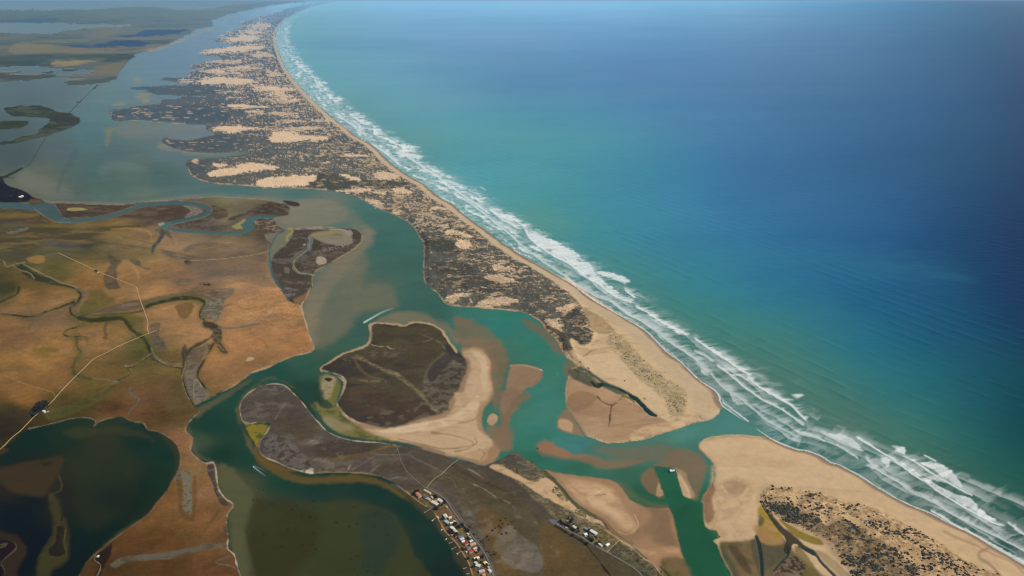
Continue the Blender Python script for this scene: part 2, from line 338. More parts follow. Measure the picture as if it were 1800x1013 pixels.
    veg = ((KIND == K_MARSH) | (KIND == K_PADDOCK)); flat = (KIND == K_FLAT) | (KIND == K_BEACH)
    fd = np.clip(12/SP, .25, 1)
    COL[...] = np.where(veg[..., None], COL*np.exp((d1[..., None]*np.array((.15, .13, .10))+d2[..., None]*.10+d3[..., None]*np.array((.10, .06, .02)))*fd[..., None]), COL)
    COL[...] = np.where(flat[..., None], COL*np.exp((d1[..., None]*.045+d3[..., None]*np.array((.02, .035, .06))+d2[..., None]*.02)*fd[..., None]), COL)
    bands = np.sin(11*fbm(210, 99, 3, .6, 1.7, X=WX+wx, Y=WY+wy)+2*d3)*sst(-.5, .4, d3); fl = box_blur((KIND == K_FLAT).astype(float), 3)
    COL[...] = COL*np.exp(bands[..., None]*np.array((.055, .065, .08))*fl[..., None]*fd[..., None])
    lg = (KIND == K_LAGOON); bw = np.sin(7*fbm(330, 100, 3, .3, 2.2, X=WX+wx*2, Y=WY+wy*2))
    COL[...] = np.where(lg[..., None], COL*np.exp(bw[..., None]*np.array((.055, .03, .02))), COL)
    crk = sst(.86, .97, 1-np.abs(fbm(120, 96, 5, .2, 1.3, X=WX+wx*2, Y=WY+wy*2, gain=.5)))*sst(-.1, .35, fbm(260, 97, 3))*(KIND == K_PADDOCK)*sst(400, 470, GY)
    COL[...] = COL*(1-.38*crk[..., None])+lin((92, 84, 68))*.38*crk[..., None]
    wch = sst(.2, .6, fbm(26, 98, 3))*sst(.1, .5, d3)*(KIND == K_MARSH)*fd
    COL[...] = COL*(1-.22*wch[..., None])+lin((140, 130, 112))*.22*wch[..., None]
    # wet sand along the open beach and the mouth
    wet = sst(22, 6, bn)*inl*((KIND == K_BEACH) | (KIND == K_DUNE))*sst(150, 260, GY)
    wc = lin((124, 106, 90))
    COL[...] = COL*(1-wet[..., None]*.85)+wc*wet[..., None]*.85
    # -------- surf
    sea = (side < 0)
    d = SHORE_D; s_ = SHORE_S
    U, V = s_, d
    W = np.interp(GY, [0, 90, 250, 420, 560, 760, 1013], [450, 380, 300, 245, 215, 235, 235])
    dd = d/W
    wob = fbm(260, 51, 3, X=U, Y=V*.6)*.10+fbm(70, 52, 3, X=U, Y=V)*.035
    amp = np.clip(.5+.8*fbm(210, 53, 3, X=U, Y=V*.25), 0, 1)
    streak = fbm(8, 54, 3, X=U, Y=V*.24)*.6+fbm(26, 58, 3, X=U, Y=V*.4)*.7; s01 = np.clip(.5+.5*streak, .08, 1.2)
    F = np.zeros_like(d)
    for c0, wdt, k in ((.06, .05, .8), (.22, .13, .9), (.42, .16, .9), (.64, .24, 1.15), (.84, .16, .8)):
        x = (dd+wob-c0)/wdt
        fr = sst(-.10, .0, x)*np.exp(-(np.maximum(x, 0)/(.25+1.1*s01))**1.7*1.2)
        am = np.clip(np.interp(GY, [300, 520], [.28, .45])+1.15*fbm(150+400*wdt, int(c0*100)+55, 3, X=U, Y=V*.1), 0, 1)
        F = np.maximum(F, fr*am*k*(.85+.3*streak))
    base_surf = sst(1.05, .6, dd+wob)*sst(.0, .05, dd)*.24*np.clip(.5+.8*streak, 0, 1)
    F = np.maximum(F, base_surf)
    lowf = np.interp(GY, [0, 60, 130, 380, 470], [.8, 1.25, 1.6, 1.5, 1.0])
    lowf = np.where(GY > 470, np.interp(GY, [470, 700, 1013], [.9, .6, .55]), lowf)
    mouth = np.exp(-(((GX-1300)/48)**2+((GY-752)/22)**2)); gap = 1-sst(.25, .8, mouth)
    F = F*lowf*gap*sea*np.interp(GX, [488, 560], [1, 1])
    F = F*np.where(GY < 40, .6, 1)
    for wd, st, s in BREAKERS:
        Q = smooth(pts(s), False); R = wd*3+4
        w = win(Q[:, 0].min()-R, Q[:, 0].max()+R, Q[:, 1].min()-R, Q[:, 1].max()+R)
        D, sg = seg_dist(Q, False, R, w)
        sgn = -D*sg; a, b, c, e2 = w
        sgn = sgn+jit[c:e2, a:b]*.8
        fr = sst(-1.0, .6, sgn)*np.exp(-(np.maximum(sgn, 0)/(wd*(.35+1.15*s01[c:e2, a:b])))**2)
        crest = np.exp(-((sgn-.4)/1.3)**2)
        t = np.clip(.88+.25*streak[c:e2, a:b], 0, 1.1)
        m = np.clip(np.maximum(fr*t*st, crest*min(1, st+.1)), 0, 1)
        endf = 1-sst(R*.5, R, D); sub = F[c:e2, a:b]; np.maximum(sub, m*endf, out=sub)
    for st, s in FOAM_PATCH:
        Q = smooth(pts(s), True); D, w = poly_sd(Q, 10); a, b, c, e2 = w
        m = sst(-1.0, 3.4, D+jit[c:e2, a:b]*1.2+(streak[c:e2, a:b]-.2)*2.6)*st*np.clip(.9+.25*streak[c:e2, a:b], 0, 1.1)
        sub = F[c:e2, a:b]; np.maximum(sub, m, out=sub)
    swash = np.exp(-((d-3-3*fbm(60, 57, 3, X=U, Y=V*0))/3.2)**2)*sea*sst(430, 520, GY)*gap*.75
    F = np.maximum(F, swash)
    F = np.clip(F*sea, 0, 1)
    FOAM = F
    fc = hz(lin((232, 236, 230)), TR)
    for_ = (F**.85*.92)[..., None]
    COL[...] = COL*(1-for_)+fc*for_
    for w2, st, s in WAKES:
        Q = smooth(pts(s), False); R = 5; w = win(Q[:, 0].min()-R, Q[:, 0].max()+R, Q[:, 1].min()-R, Q[:, 1].max()+R)
        D, _ = seg_dist(Q, False, R, w); a, b, c, e2 = w
        fade = np.clip(1-np.hypot(GX[c:e2, a:b]-Q[0, 0], GY[c:e2, a:b]-Q[0, 1])/np.hypot(*(Q[-1]-Q[0])), 0, 1)**.8
        m = (sst(w2/2+.8, w2/2-.6, D)*fade*st)[..., None]
        COL[c:e2, a:b] = COL[c:e2, a:b]*(1-m)+lin((190, 215, 205))*m
    KIND[(F > .33) & (KIND == K_SEA)] = K_SURF
    # swell, metres of height
    ss, ds, _q = shore_metres(smooth(pts("620,-1 500,40 488,80 545,170 700,298 860,408 1000,500 1130,590 1290,700 1450,800 1650,910 1900,1050 2240,1240"), False, 6))
    sw = np.sin((ds+24*fbm(700, 71, 4, X=ss*.5, Y=ds)-.13*ss)/64*2*math.pi)+.25*np.sin((ds*.9+.30*ss+25*fbm(400, 74, 3, X=ss, Y=ds))/104*2*math.pi)-.15; sw = np.exp(2.6*(sw-1))*2.2-.7
    lam = np.interp(d, [0, 300, 2500], [1, 1, .8])
    amp2 = np.clip(.30+1.2*fbm(300, 72, 4, X=U*.35, Y=V), 0, 1)*np.clip(58/(SP*2.2), 0, 1)
    SWELL = sw*amp2*np.interp(d, [0, 700, 2600], [1, 1, .35])*sea*np.clip(d/60, 0, 1)
    np.clip(COL, 0, 1, out=COL)
def shore_metres(Q):
    """metres to the ocean shore and metres along it, and side (sea < 0)"""
    x, y = ground(Q[:, 0], np.maximum(Q[:, 1], -2)); P = np.stack([x, y], 1).astype(np.float32)
    L = np.concatenate([[0], np.cumsum(np.hypot(*np.diff(P, axis=0).T))])
    n = WX.size; X = WX.ravel().astype(np.float32); Y = WY.ravel().astype(np.float32)
    B = np.full(n, 1e12, np.float32); A = np.zeros(n, np.float32); Sg = np.ones(n, np.float32)
    for i in range(len(P)-1):
        e = P[i+1]-P[i]; l2 = float(e @ e)+1e-6
        if l2 < 1: continue
        rx = X-P[i, 0]; ry = Y-P[i, 1]; t = np.clip((rx*e[0]+ry*e[1])/l2, 0, 1)
        dx = rx-t*e[0]; dy = ry-t*e[1]; dd = dx*dx+dy*dy; m = dd < B
        B[m] = dd[m]; A[m] = L[i]+t[m]*math.sqrt(l2)
        Sg[m] = np.where(e[0]*ry[m]-e[1]*rx[m] > 0, -1, 1)      # left of the walk direction = sea
    return A.reshape(WX.shape).astype(float), np.sqrt(B).reshape(WX.shape).astype(float), Sg.reshape(WX.shape)
import random
# ---------------------------------------------------------------- outlines, on the 1800 x 1013 chart of the ground
COAST = """690,-3 640,-1 605,1 590,3 550,12 525,22 505,32 497,39 488,50 484,65 486,80 491,95 497,110 507,127 522,147 545,172 570,195 590,212 610,227 625,240 650,253 667,268 687,288 715,308 745,325 772,348 795,360 812,375 835,393 860,410 885,430 900,438 915,448 940,463 962,475 985,488 1010,503 1020,511 1040,526 1060,538 1082,551 1100,561 1117,571 1135,583 1150,598 1170,618 1195,636 1212,653 1232,671 1250,683 1260,693 1265,706 1269,715"""
SPIT_COAST = """1350,769 1370,780 1400,791 1420,794 1445,804 1460,814 1475,818 1490,826 1512,839 1540,856 1570,874 1600,889 1637,904 1675,924 1712,941 1740,959 1775,979 1800,994 1880,1040 2000,1110 2240,1260"""
COASTX = ([0, 50, 110, 170, 250, 350, 440, 540, 640, 720, 800, 890, 1013], [600, 488, 497, 545, 650, 775, 900, 1060, 1200, 1280, 1440, 1600, 1820])
TIP = """1269,715 1262,728 1245,738 1220,743 1200,751 1180,757 1150,767 1125,774 1100,778 1075,779 1055,776 1040,771 1030,766 1020,752 1010,738 1003,726 997,712 994,698 995,680 999,666 1004,648"""
INNER = """1017,643 1005,633 995,626 987,616 982,603 972,591 962,583 955,571 945,561 930,553 915,547 900,546 875,543 845,541 810,538 787,535 777,526 770,516 757,506 750,500 746,490 745,465 746,448 745,430 740,420 732,405 722,393 710,385 690,375 670,368 650,358 635,350 620,343 600,339 575,334 550,332 525,331 487,330 450,327 412,325 385,323 362,319 345,313 335,305 332,298 326,290 330,283 347,279 380,278 410,274 435,270 425,268 390,269 350,268 317,264 300,258 285,250 287,242 295,240 305,245 335,246 360,241 377,236 362,227 360,220 325,217 280,215 250,212 225,212 210,215 197,212 194,202 192,194 217,192 240,186 280,182 284,175 317,175 322,171 362,169 325,168 287,167 270,164 260,158 230,155 265,151 300,150 335,147 310,144 281,141 295,136 330,134 336,125 350,122 335,118 337,114 360,110 385,105 375,98 342,95 357,91 367,86 400,82 405,77 378,72 383,66 402,60 394,55 420,51 425,45 422,40 445,33 475,25 500,17 525,10.5 555,6 590,2 605,0 640,-3"""
PENINSULA = COAST+" "+TIP+" "+INNER
FAR_LAND = """-460,-12 600,-12 590,-2 540,3 500,7 470,11 440,17 400,26 370,36 375,45 345,51 332,60 305,72 295,79 265,86 237,96 225,107 217,117 207,127 205,135 195,142 172,147 140,150 120,149 110,144 147,138 100,136 50,139 -10,142 -460,160"""
FAR_BITS = [
 (0,(82,104,112),1.5,1,"-460,36 0,38 75,38 130,41 212,42 228,45 217,49 175,50 135,51 92,58 50,58 0,58 -460,62"),
 (0,(96,124,138),3,.7,"-60,14 120,18 240,12 330,18 420,8 520,-4 300,-10 -60,-10"),
 (0,(68,88,92),1.2,1,"-460,120 0,116 37,114 50,107 67,110 65,117 110,118.5 160,120 175,122 160,127 162,129 107,131 75,130 37,131 15,129 0,126 -460,128"),
 (2,(60,78,84),.8,.9,"110,123 125,121.5 145,122 143,124.5 125,125.5"),
 (2,(64,82,86),.8,.9,"68,126 92,125 90,127.5 72,127.5"),
 (2,(58,88,122),1,.85,"210,64 235,62 247,56 262,53 300,52.5 332,52 325,56 290,62 262,64 235,64.5"),
 (2,(54,80,114),1,.85,"90,82 130,79 160,80 185,75 205,71.5 230,71 252,74 264,78 240,82 200,83 150,83.5 110,84"),
 (2,(66,96,128),1.5,.7,"-60,36 0,36 75,33 95,31 105,36 90,39 0,39"),
 (2,(150,134,100),1.2,.75,"90,112 100,108 125,107 160,105 185,103 178,107 150,112 120,116 98,116"),
 (2,(132,124,102),2,.55,"30,76 80,78 150,86 230,88 270,86 250,90 180,93 100,94 20,94"),
 (2,(62,80,84),1.5,.7,"0,100 60,96 120,97 230,96 225,105 190,108 120,104 90,105 66,113 40,116 -60,117 -60,100"),
 (2,(56,72,76),1.2,.75,"-60,128 20,131 60,134 90,131 98,135 60,138 0,140 -60,140"),
 (2,(112,116,112),1.2,.7,"150,62 180,58 205,50 215,54 190,64 160,68"),
 (2,(70,84,84),1,.75,"115,144 150,141 195,136 205,136 195,142 172,147 140,149.5 120,148"),
 (2,(120,112,92),1,.6,"165,120 205,112 222,108 214,118 205,128 190,130 170,128"),
 (2,(150,130,92),.7,.5,"262,87 305,74 340,60 376,48 376,51 342,64 310,78 266,90"),
 (2,(120,122,112),1.5,.5,"60,72 110,70 160,72 120,75 70,75"),
 (2,(124,124,116),1.2,.6,"140,48 190,46 240,44 215,49 160,52"),
]
SHOALS = [
 ((58,62,38),5,.85,"428,852 440,866 462,880 490,888 540,884 600,880 650,885 688,903 712,935 730,975 740,1040 420,1040"),
 ((106,106,92),8,.6,"40,300 80,310 110,322 130,345 90,348 60,338 30,325"),
 ((92,110,98),6,.5,"170,300 190,286 220,284 250,292 268,302 240,304 205,302 180,312"),
 ((58,86,80),3,.35,"262,288 275,296 290,303 300,310 285,306 265,296 240,286 220,283"),
 ((66,72,74),3,.45,"132,262 140,268 125,290 112,310 104,338 98,336 104,312 116,288"),
 ((134,126,62),2,.75,"198,183 210,179 222,180 220,184 205,186"),
 ((128,122,66),2,.7,"235,138 248,138 245,145 235,142"),
 ((132,124,72),2,.6,"240,168 265,163 258,172 240,173"),
 ((136,128,58),1.6,.75,"250,176 262,175 260,182 250,182"),
 ((118,112,64),3,.6,"185,225 205,222 200,232 192,250 186,256 184,240"),
 ((110,112,104),5,.5,"205,217 240,214 330,219 350,226 330,236 250,242 210,238"),
 ((128,122,98),4,.6,"287,254 278,258 290,264 320,268 360,271 420,271 380,274 320,270"),
 ((120,116,94),4,.6,"75,356 160,356 240,354 320,346 380,342 450,345 500,350 460,352 380,350 280,356 180,362 100,360"),
 ((126,118,96),7,.75,"505,360 530,352 560,352 590,358 610,372 600,392 560,398 520,398 500,392 495,375"),
 ((114,112,92),9,.55,"600,365 630,378 640,395 620,398 590,380"),
 ((128,116,94),8,.85,"640,402 656,412 652,432 634,452 612,478 590,500 575,530 562,560 556,590 552,610 536,590 532,560 540,520 552,500 600,452 628,430"),
 ((112,108,86),9,.6,"560,440 640,440 640,500 620,560 590,590 560,612 548,590 560,540"),
 ((108,106,84),9,.6,"650,500 690,505 700,530 690,545 640,548 600,590 580,600 600,560 630,530"),
 ((118,110,86),5,.8,"660,565 680,552 710,548 740,552 765,562 790,572 805,585 812,598 800,606 785,590 765,572 735,565 700,572 670,568"),
 ((120,100,76),6,.8,"800,560 822,562 850,575 875,600 892,625 890,650 880,690 872,720 868,690 868,640 850,612 812,605 800,585"),
 ((126,104,80),4,.7,"814,600 850,600 868,625 874,660 872,720 862,690 858,640 840,615 812,612"),
 ((116,96,74),5,.75,"920,560 950,575 980,600 1000,625 975,618 950,590 925,572"),
 ((128,104,80),4,.75,"880,690 900,700 918,706 900,730 892,760 900,790 880,790 862,770 852,750 870,745 885,742"),
 ((112,96,74),5,.8,"1000,632 1020,648 1040,665 1030,680 1000,668 990,650"),
 ((128,104,80),5,.85,"944,784 955,776 975,780 987,787 1007,797 1040,798 1060,806 1100,812 1140,806 1110,818 1080,824 1050,822 1008,810 970,802 950,796"),
 ((118,98,74),6,.55,"1040,786 1100,786 1150,780 1190,790 1180,810 1120,812 1070,802"),
 ((122,102,78),4.5,.9,"1172,802 1195,789 1222,795 1239,811 1243,831 1233,856 1221,876 1200,862 1196,836 1186,824 1150,820 1160,810"),
 ((122,100,74),3,.9,"1145,822 1152,829 1160,845 1167,868 1160,876 1145,868 1132,856 1126,842 1134,830"),
 ((100,106,76),7,.6,"1085,850 1110,862 1140,880 1172,892 1150,890 1110,878 1085,864"),
 ((78,80,62),4,.9,"333,752 345,780 350,800 375,808 392,822 420,840 400,835 384,822 360,812 343,800 330,775"),
 ((92,88,64),4,.8,"343,722 365,708 395,692 430,672 440,668 400,700 370,718 348,735"),
 ((84,84,58),5,.95,"384,815 405,822 425,842 440,858 446,880 430,930 440,980 450,1030 425,1020 410,975 404,930 404,890 390,865"),
 ((92,78,42),4,.9,"452,785 462,808 490,820 530,838 600,836 650,840 690,854 720,880 700,872 660,850 600,848 540,850 490,836 455,815 445,795"),
 ((90,84,56),4,.9,"424,742 440,742 436,700 470,668 500,672 530,690 500,672 470,664 436,688 416,712 416,735 438,770 450,800 438,790"),
 ((66,64,46),6,.9,"720,872 760,905 790,955 815,990 830,1030 822,1010 806,990 786,955 760,920 726,888"),
 ((60,50,30),5,.85,"0,822 40,815 80,806 110,804 105,830 90,850 80,870 60,872 20,862 0,850 -80,850 -80,820"),
 ((64,60,36),6,.8,"88,866 104,880 110,900 118,925 120,975 108,990 90,1000 80,1030 66,1020 68,985 84,955 94,930 86,890"),
 ((52,42,24),5,.85,"-40,935 20,938 42,955 46,975 30,1000 28,1030 0,1040"),
 ((52,56,36),6,.8,"110,760 150,752 200,748 240,756 270,775 240,765 190,762 140,770"),
 ((50,54,36),5,.9,"277,756 304,772 320,800 322,830 308,860 286,890 262,915 296,868 306,840 308,810 298,785"),
 ((60,62,48),3,.8,"272,902 240,925 205,950 172,978 140,1020 150,990 190,950 230,920"),
 ((40,46,34),9,.5,"120,790 210,780 250,830 220,900 160,940 130,900 130,850"),
 ((52,48,26),12,.6,"450,880 500,880 560,900 560,960 500,1020 450,1020 440,960"),
 ((40,56,50),10,.6,"630,900 690,905 700,960 670,1010 640,1000 640,950"),
 ((104,98,76),4,.7,"590,656 600,668 600,690 590,712 575,715 565,690 562,665 575,655"),
]
SEA_PATCH = [
 ((56,128,142),34,.22,"1150,418 1300,428 1450,438 1600,458 1700,496 1560,486 1400,470 1200,452"),
 ((62,124,158),20,.25,"950,282 1100,268 1220,290 1120,312 1000,302"),
 ((44,100,148),27,.25,"1250,340 1400,352 1620,400 1500,414 1300,384"),
 ((28,80,112),27,.25,"1480,520 1650,545 1780,590 1660,606 1540,566"),
 ((94,144,128),17,.25,"890,372 960,368 1020,402 960,414 905,396"),
 ((96,150,140),13,.25,"690,232 760,228 800,250 750,262 705,252"),
 ((78,140,168),20,.20,"720,110 900,100 1050,116 900,126 760,122"),
 ((96,160,168),17,.25,"560,96 680,90 760,100 660,110 570,108"),
 ((84,138,172),10,.45,"520,70 640,66 760,78 640,86 540,82"),
 ((88,118,100),15,.25,"1180,600 1260,640 1340,690 1300,690 1220,650"),
]
COVER = [(450,40,.55),(500,30,.7),(460,60,.48),(420,75,.5),(440,100,.5),(400,100,.6),(480,110,.6),(360,140,.55),(440,140,.42),(480,150,.5),(300,160,.9),(360,175,.85),(420,170,.6),(500,170,.45),(530,185,.55),(260,200,.92),(330,200,.92),(400,195,.75),(460,200,.6),(540,205,.5),(420,225,.6),(500,225,.5),(570,225,.5),(380,255,.9),(450,260,.75),(520,265,.6),(600,250,.55),(640,270,.55),(360,290,.8),(420,290,.65),(480,285,.7),(540,295,.65),(620,290,.55),(680,300,.55),(400,320,.85),(500,315,.7),(600,320,.75),(680,330,.48),(740,345,.45),(660,355,.5),(720,370,.5),(780,380,.45),(740,395,.55),(800,400,.45),(760,430,.72),(820,430,.5),(780,460,.82),(850,460,.62),(900,470,.5),(780,490,.8),(850,500,.72),(920,490,.62),(960,500,.6),(800,520,.72),(870,525,.65),(940,530,.62),(1000,530,.6),(920,545,.7),(960,560,.6),(1000,560,.75),(1030,590,.75),(1000,600,.85),(980,575,.55),(1040,560,.35),(1060,580,.2),(1090,600,.1),(1050,620,.05),(1100,650,.05),(1200,700,.05),(1010,640,.08)]
DUNE_SCRUB = [
 (.75,None,"194,194 240,187 284,183 340,186 380,192 400,200 396,212 350,216 280,214 225,211 200,211"),
 (.7,None,"230,155 265,152 320,151 380,152 400,158 380,166 300,166 270,163"),
 (.6,None,"290,242 330,247 365,244 385,238 430,248 420,262 380,268 320,263 298,255"),
 (.5,None,"336,283 370,282 362,292 366,305 352,308 338,300"),
 (.6,(62,66,62),"455,326 500,327 520,320 545,312 570,309 590,311 610,316 640,318 690,320 720,328 690,334 650,335 610,334 560,331 520,329"),
 (.55,(56,56,50),"748,425 775,424 800,432 820,440 800,446 770,446 748,440"),
 (.5,(56,56,50),"760,470 800,462 830,468 830,480 790,484 765,482"),
 (.5,(56,56,50),"770,492 820,484 870,492 900,505 880,515 820,512 780,505"),
 (.5,(56,54,48),"985,550 1005,545 1030,560 1028,575 1005,578 990,570"),
 (.5,(54,52,46),"1000,585 1030,580 1044,595 1040,606 1015,612 1002,605"),
]
DUNE_SAND = [
 (.9,"355,93 372,87 400,84 425,80 450,79 466,84 440,90 400,92 365,95"),(.9,"385,66 400,64 440,62 460,66 440,72 410,73"),(.8,"420,57 445,54 470,57 450,60"),(.7,"430,48 455,42 478,44 465,50 440,52"),
 (.8,"352,124 400,119 440,118 460,122 420,125 370,127"),(.6,"365,128 400,127 425,131 390,132"),(.9,"345,145 360,138 400,136 430,140 455,145 430,150 400,151 365,149"),(.6,"312,143 330,140 345,143 325,145"),(.7,"430,150 470,150 490,155 460,158"),
 (.6,"360,108 400,106 440,108 410,112"),(.6,"440,97 470,93 480,100 455,103"),(.6,"470,125 490,128 500,134 475,134"),(.5,"380,160 430,162 400,164"),(.6,"395,172 430,171 410,175"),
 (.95,"400,188 420,186 455,187 470,190 440,192 410,191"),(.8,"432,199 450,195 470,197 455,201"),(.8,"440,157 480,154 518,158 500,163 460,162"),(.6,"470,168 500,166 520,172 495,175"),(.6,"475,178 520,175 510,182"),
 (.95,"372,230 385,226 410,224 440,225 462,226 440,230 420,235 390,235"),(.95,"474,250 478,240 488,234 510,233 540,238 572,241 575,246 545,247 520,250 495,253 478,253"),(.7,"450,226 500,226 540,224 560,228 520,231 470,231"),
 (.6,"470,200 500,199 530,204 500,206"),(.6,"540,212 575,210 585,216 560,219"),(.6,"480,213 520,211 545,216 510,219"),
 (.95,"366,306 374,302 384,298 402,296 414,295 420,290 440,288 462,289 484,292 492,297 470,300 450,303 425,306 405,312 380,314 370,312"),(.9,"375,290 390,289 401,292 390,295 378,294"),(.7,"338,282 346,281 348,288 341,288"),
 (1,"450,323 460,317 480,313 500,311 530,311 556,313 548,319 535,326 520,327 490,328 460,328"),(.95,"598,310 612,310 630,313 636,318 630,321 618,317 605,313"),
 (.85,"590,335 610,334 640,333 655,336 640,340 615,340 600,338"),(.85,"600,276 615,272 640,274 650,277 625,280 606,279"),(.7,"563,287 580,284 582,288 570,290"),(.8,"655,308 680,304 702,309 695,316 675,318 662,314"),
 (.85,"690,334 705,332 722,339 715,341 695,340"),(.7,"657,341 675,339 677,343 662,344"),(.7,"755,370 775,366 788,371 772,374"),(.7,"770,398 785,396 790,402 776,405"),
 (.7,"782,412 800,408 820,415 830,419 810,420 790,416"),(.8,"800,432 812,426 828,430 820,439 808,438"),(.7,"690,371 705,373 700,378 692,376"),(.7,"640,350 660,352 672,361 655,360"),
 (.6,"655,360 668,358 675,366 660,365"),(.6,"850,488 880,486 905,495 880,502"),(.6,"870,470 900,474 895,480 872,478"),(.6,"780,528 800,520 830,520 812,528 795,534"),(.6,"840,533 880,524 910,530 890,539 850,540"),
 (.6,"960,568 975,560 985,575 990,590 975,586"),(.7,"975,545 990,540 1015,536 1000,545 985,550"),
]
PEN_BITS = [
 (1,(196,170,132),"1012,625 1003,607 1005,600 1025,610 1040,600 1042,575 1025,545 1000,515 975,490 1000,490 1040,520 1080,548 1120,574 1160,612 1200,645 1250,686 1258,706 1250,722 1220,735 1180,750 1150,735 1120,700 1080,680 1040,655",(40,.25,(182,154,116),.35,3)),
 (.75,(160,136,98),"1025,540 1045,552 1060,562 1078,580 1070,588 1052,588 1040,580 1032,565",(18,.4,(132,116,84),.3)),
 (.75,(150,136,104),"1065,596 1078,588 1092,590 1104,602 1118,618 1135,635 1150,650 1168,664 1180,672 1200,680 1207,700 1204,725 1195,740 1182,742 1174,725 1168,705 1150,690 1128,672 1110,655 1090,630 1070,612",(13,.42,(186,160,120),.3)),
 (.55,(124,116,88),"1082,600 1100,608 1120,632 1146,655 1166,672 1190,690 1203,705 1198,728 1186,722 1172,695 1150,680 1128,655 1100,630 1085,612",(12,.5,(176,150,112),.3)),
 (.5,(168,158,140),"1078,566 1095,560 1110,568 1118,578 1100,576 1085,574",None),
 (.5,(124,114,82),"1000,516 1012,520 1022,532 1008,536 996,524",(14,.3,(176,150,112),.3)),
]
MAINLAND = """-460,345 0,357 50,356 75,353 95,357 140,357 190,359 225,358 255,354 312,351 350,347 380,346 405,347 410,349 450,349 475,353 495,357 505,361 509,366 506,378 495,379 480,384 483,390 487,397 499,404 490,408 466,412 468,420 476,428 472,438 469,448 471,468 477,488 487,503 497,510 506,528 518,533 530,538 534,556 540,576 544,591 551,608 550,616 542,620 525,623 500,631 475,643 450,652 440,656 425,668 410,678 390,688 365,701 342,713 345,718 351,725 340,733 330,746 326,758 327,761 339,770 335,791 347,806 362,815 375,813 380,824 380,841 385,864 400,879 410,889 400,904 397,924 401,944 400,964 412,976 417,996 422,1012 430,1060 440,1300 60,1300 110,1060 140,1012 150,991 170,971 190,954 215,936 240,919 260,904 275,884 292,864 302,846 311,831 317,813 314,789 300,771 290,763 277,758 260,755 252,743 232,740 215,732 207,732 185,736 170,743 165,750 167,738 150,733 120,736 95,743 70,750 50,754 36,763 10,785 -30,815 -460,1000"""
ISL_D = """656,571 690,572 712,574 725,570 750,570 770,578 782,593 792,608 800,621 810,621 822,633 826,646 825,658 817,670 815,680 810,690 808,702 795,712 788,726 770,735 732,742 700,749 680,755 655,750 625,740 607,728 595,713 600,696 607,678 605,668 590,660 567,652 566,648 575,641 600,626 625,617 647,608 654,591"""
ISL_E = """810,616 825,612 842,612 855,621 862,636 864,661 867,686 862,703 851,718 847,736 852,756 865,772 880,786 876,799 864,813 850,818 830,814 800,804 775,799 740,788 700,781 675,775 650,765 630,755 618,744 640,745 680,752 740,738 784,724 790,706 806,688 812,670 822,650 818,632"""
ISL_F = """450,682 465,676 482,675 500,678 515,691 530,706 545,726 560,743 575,758 600,770 630,776 665,778 695,783 725,786 750,794 775,800 800,808 825,811 850,819 875,810 890,801 900,796 908,794 920,804 932,814 950,826 965,839 985,856 1000,874 1020,894 1040,906 1060,914 1075,931 1090,944 1120,968 1150,990 1163,1006 1170,1060 1190,1300 860,1300 842,1060 832,1012 827,996 815,974 802,956 787,941 775,921 765,904 750,891 732,879 715,866 695,851 675,840 647,833 620,831 580,831 550,834 532,830 507,824 487,813 465,805 455,794 455,781 462,768 472,757 475,748 470,743 450,743 440,746 427,741 422,723 424,706 435,693"""
BANK_I = """957,826 975,830 1000,834 1040,839 1075,845 1092,859 1105,876 1130,889 1150,894 1176,894 1180,899 1187,921 1192,944 1200,974 1210,989 1219,1009 1240,1060 1300,1300 1190,1300 1165,1020 1160,1004 1130,975 1095,945 1078,930 1062,914 1042,905 1022,893 1002,873 987,855 967,838"""
SPIT_G = SPIT_COAST+""" 2240,1400 1360,1300 1300,1060 1285,1012 1270,984 1260,959 1252,951 1266,944 1257,931 1241,926 1237,909 1237,884 1240,866 1250,854 1256,839 1255,821 1247,806 1235,796 1227,786 1235,774 1255,767 1290,764 1325,766"""
def _road(col, w, s, a=.9, f=.5): return ('S', K_ROAD, col, f, a, s, dict(w=w, j=.15))
def _crk(col, w, s, a=.85, f=.8): return ('S', None, col, f, min(1, a*1.2), s, dict(w=w*1.2, j=.9))
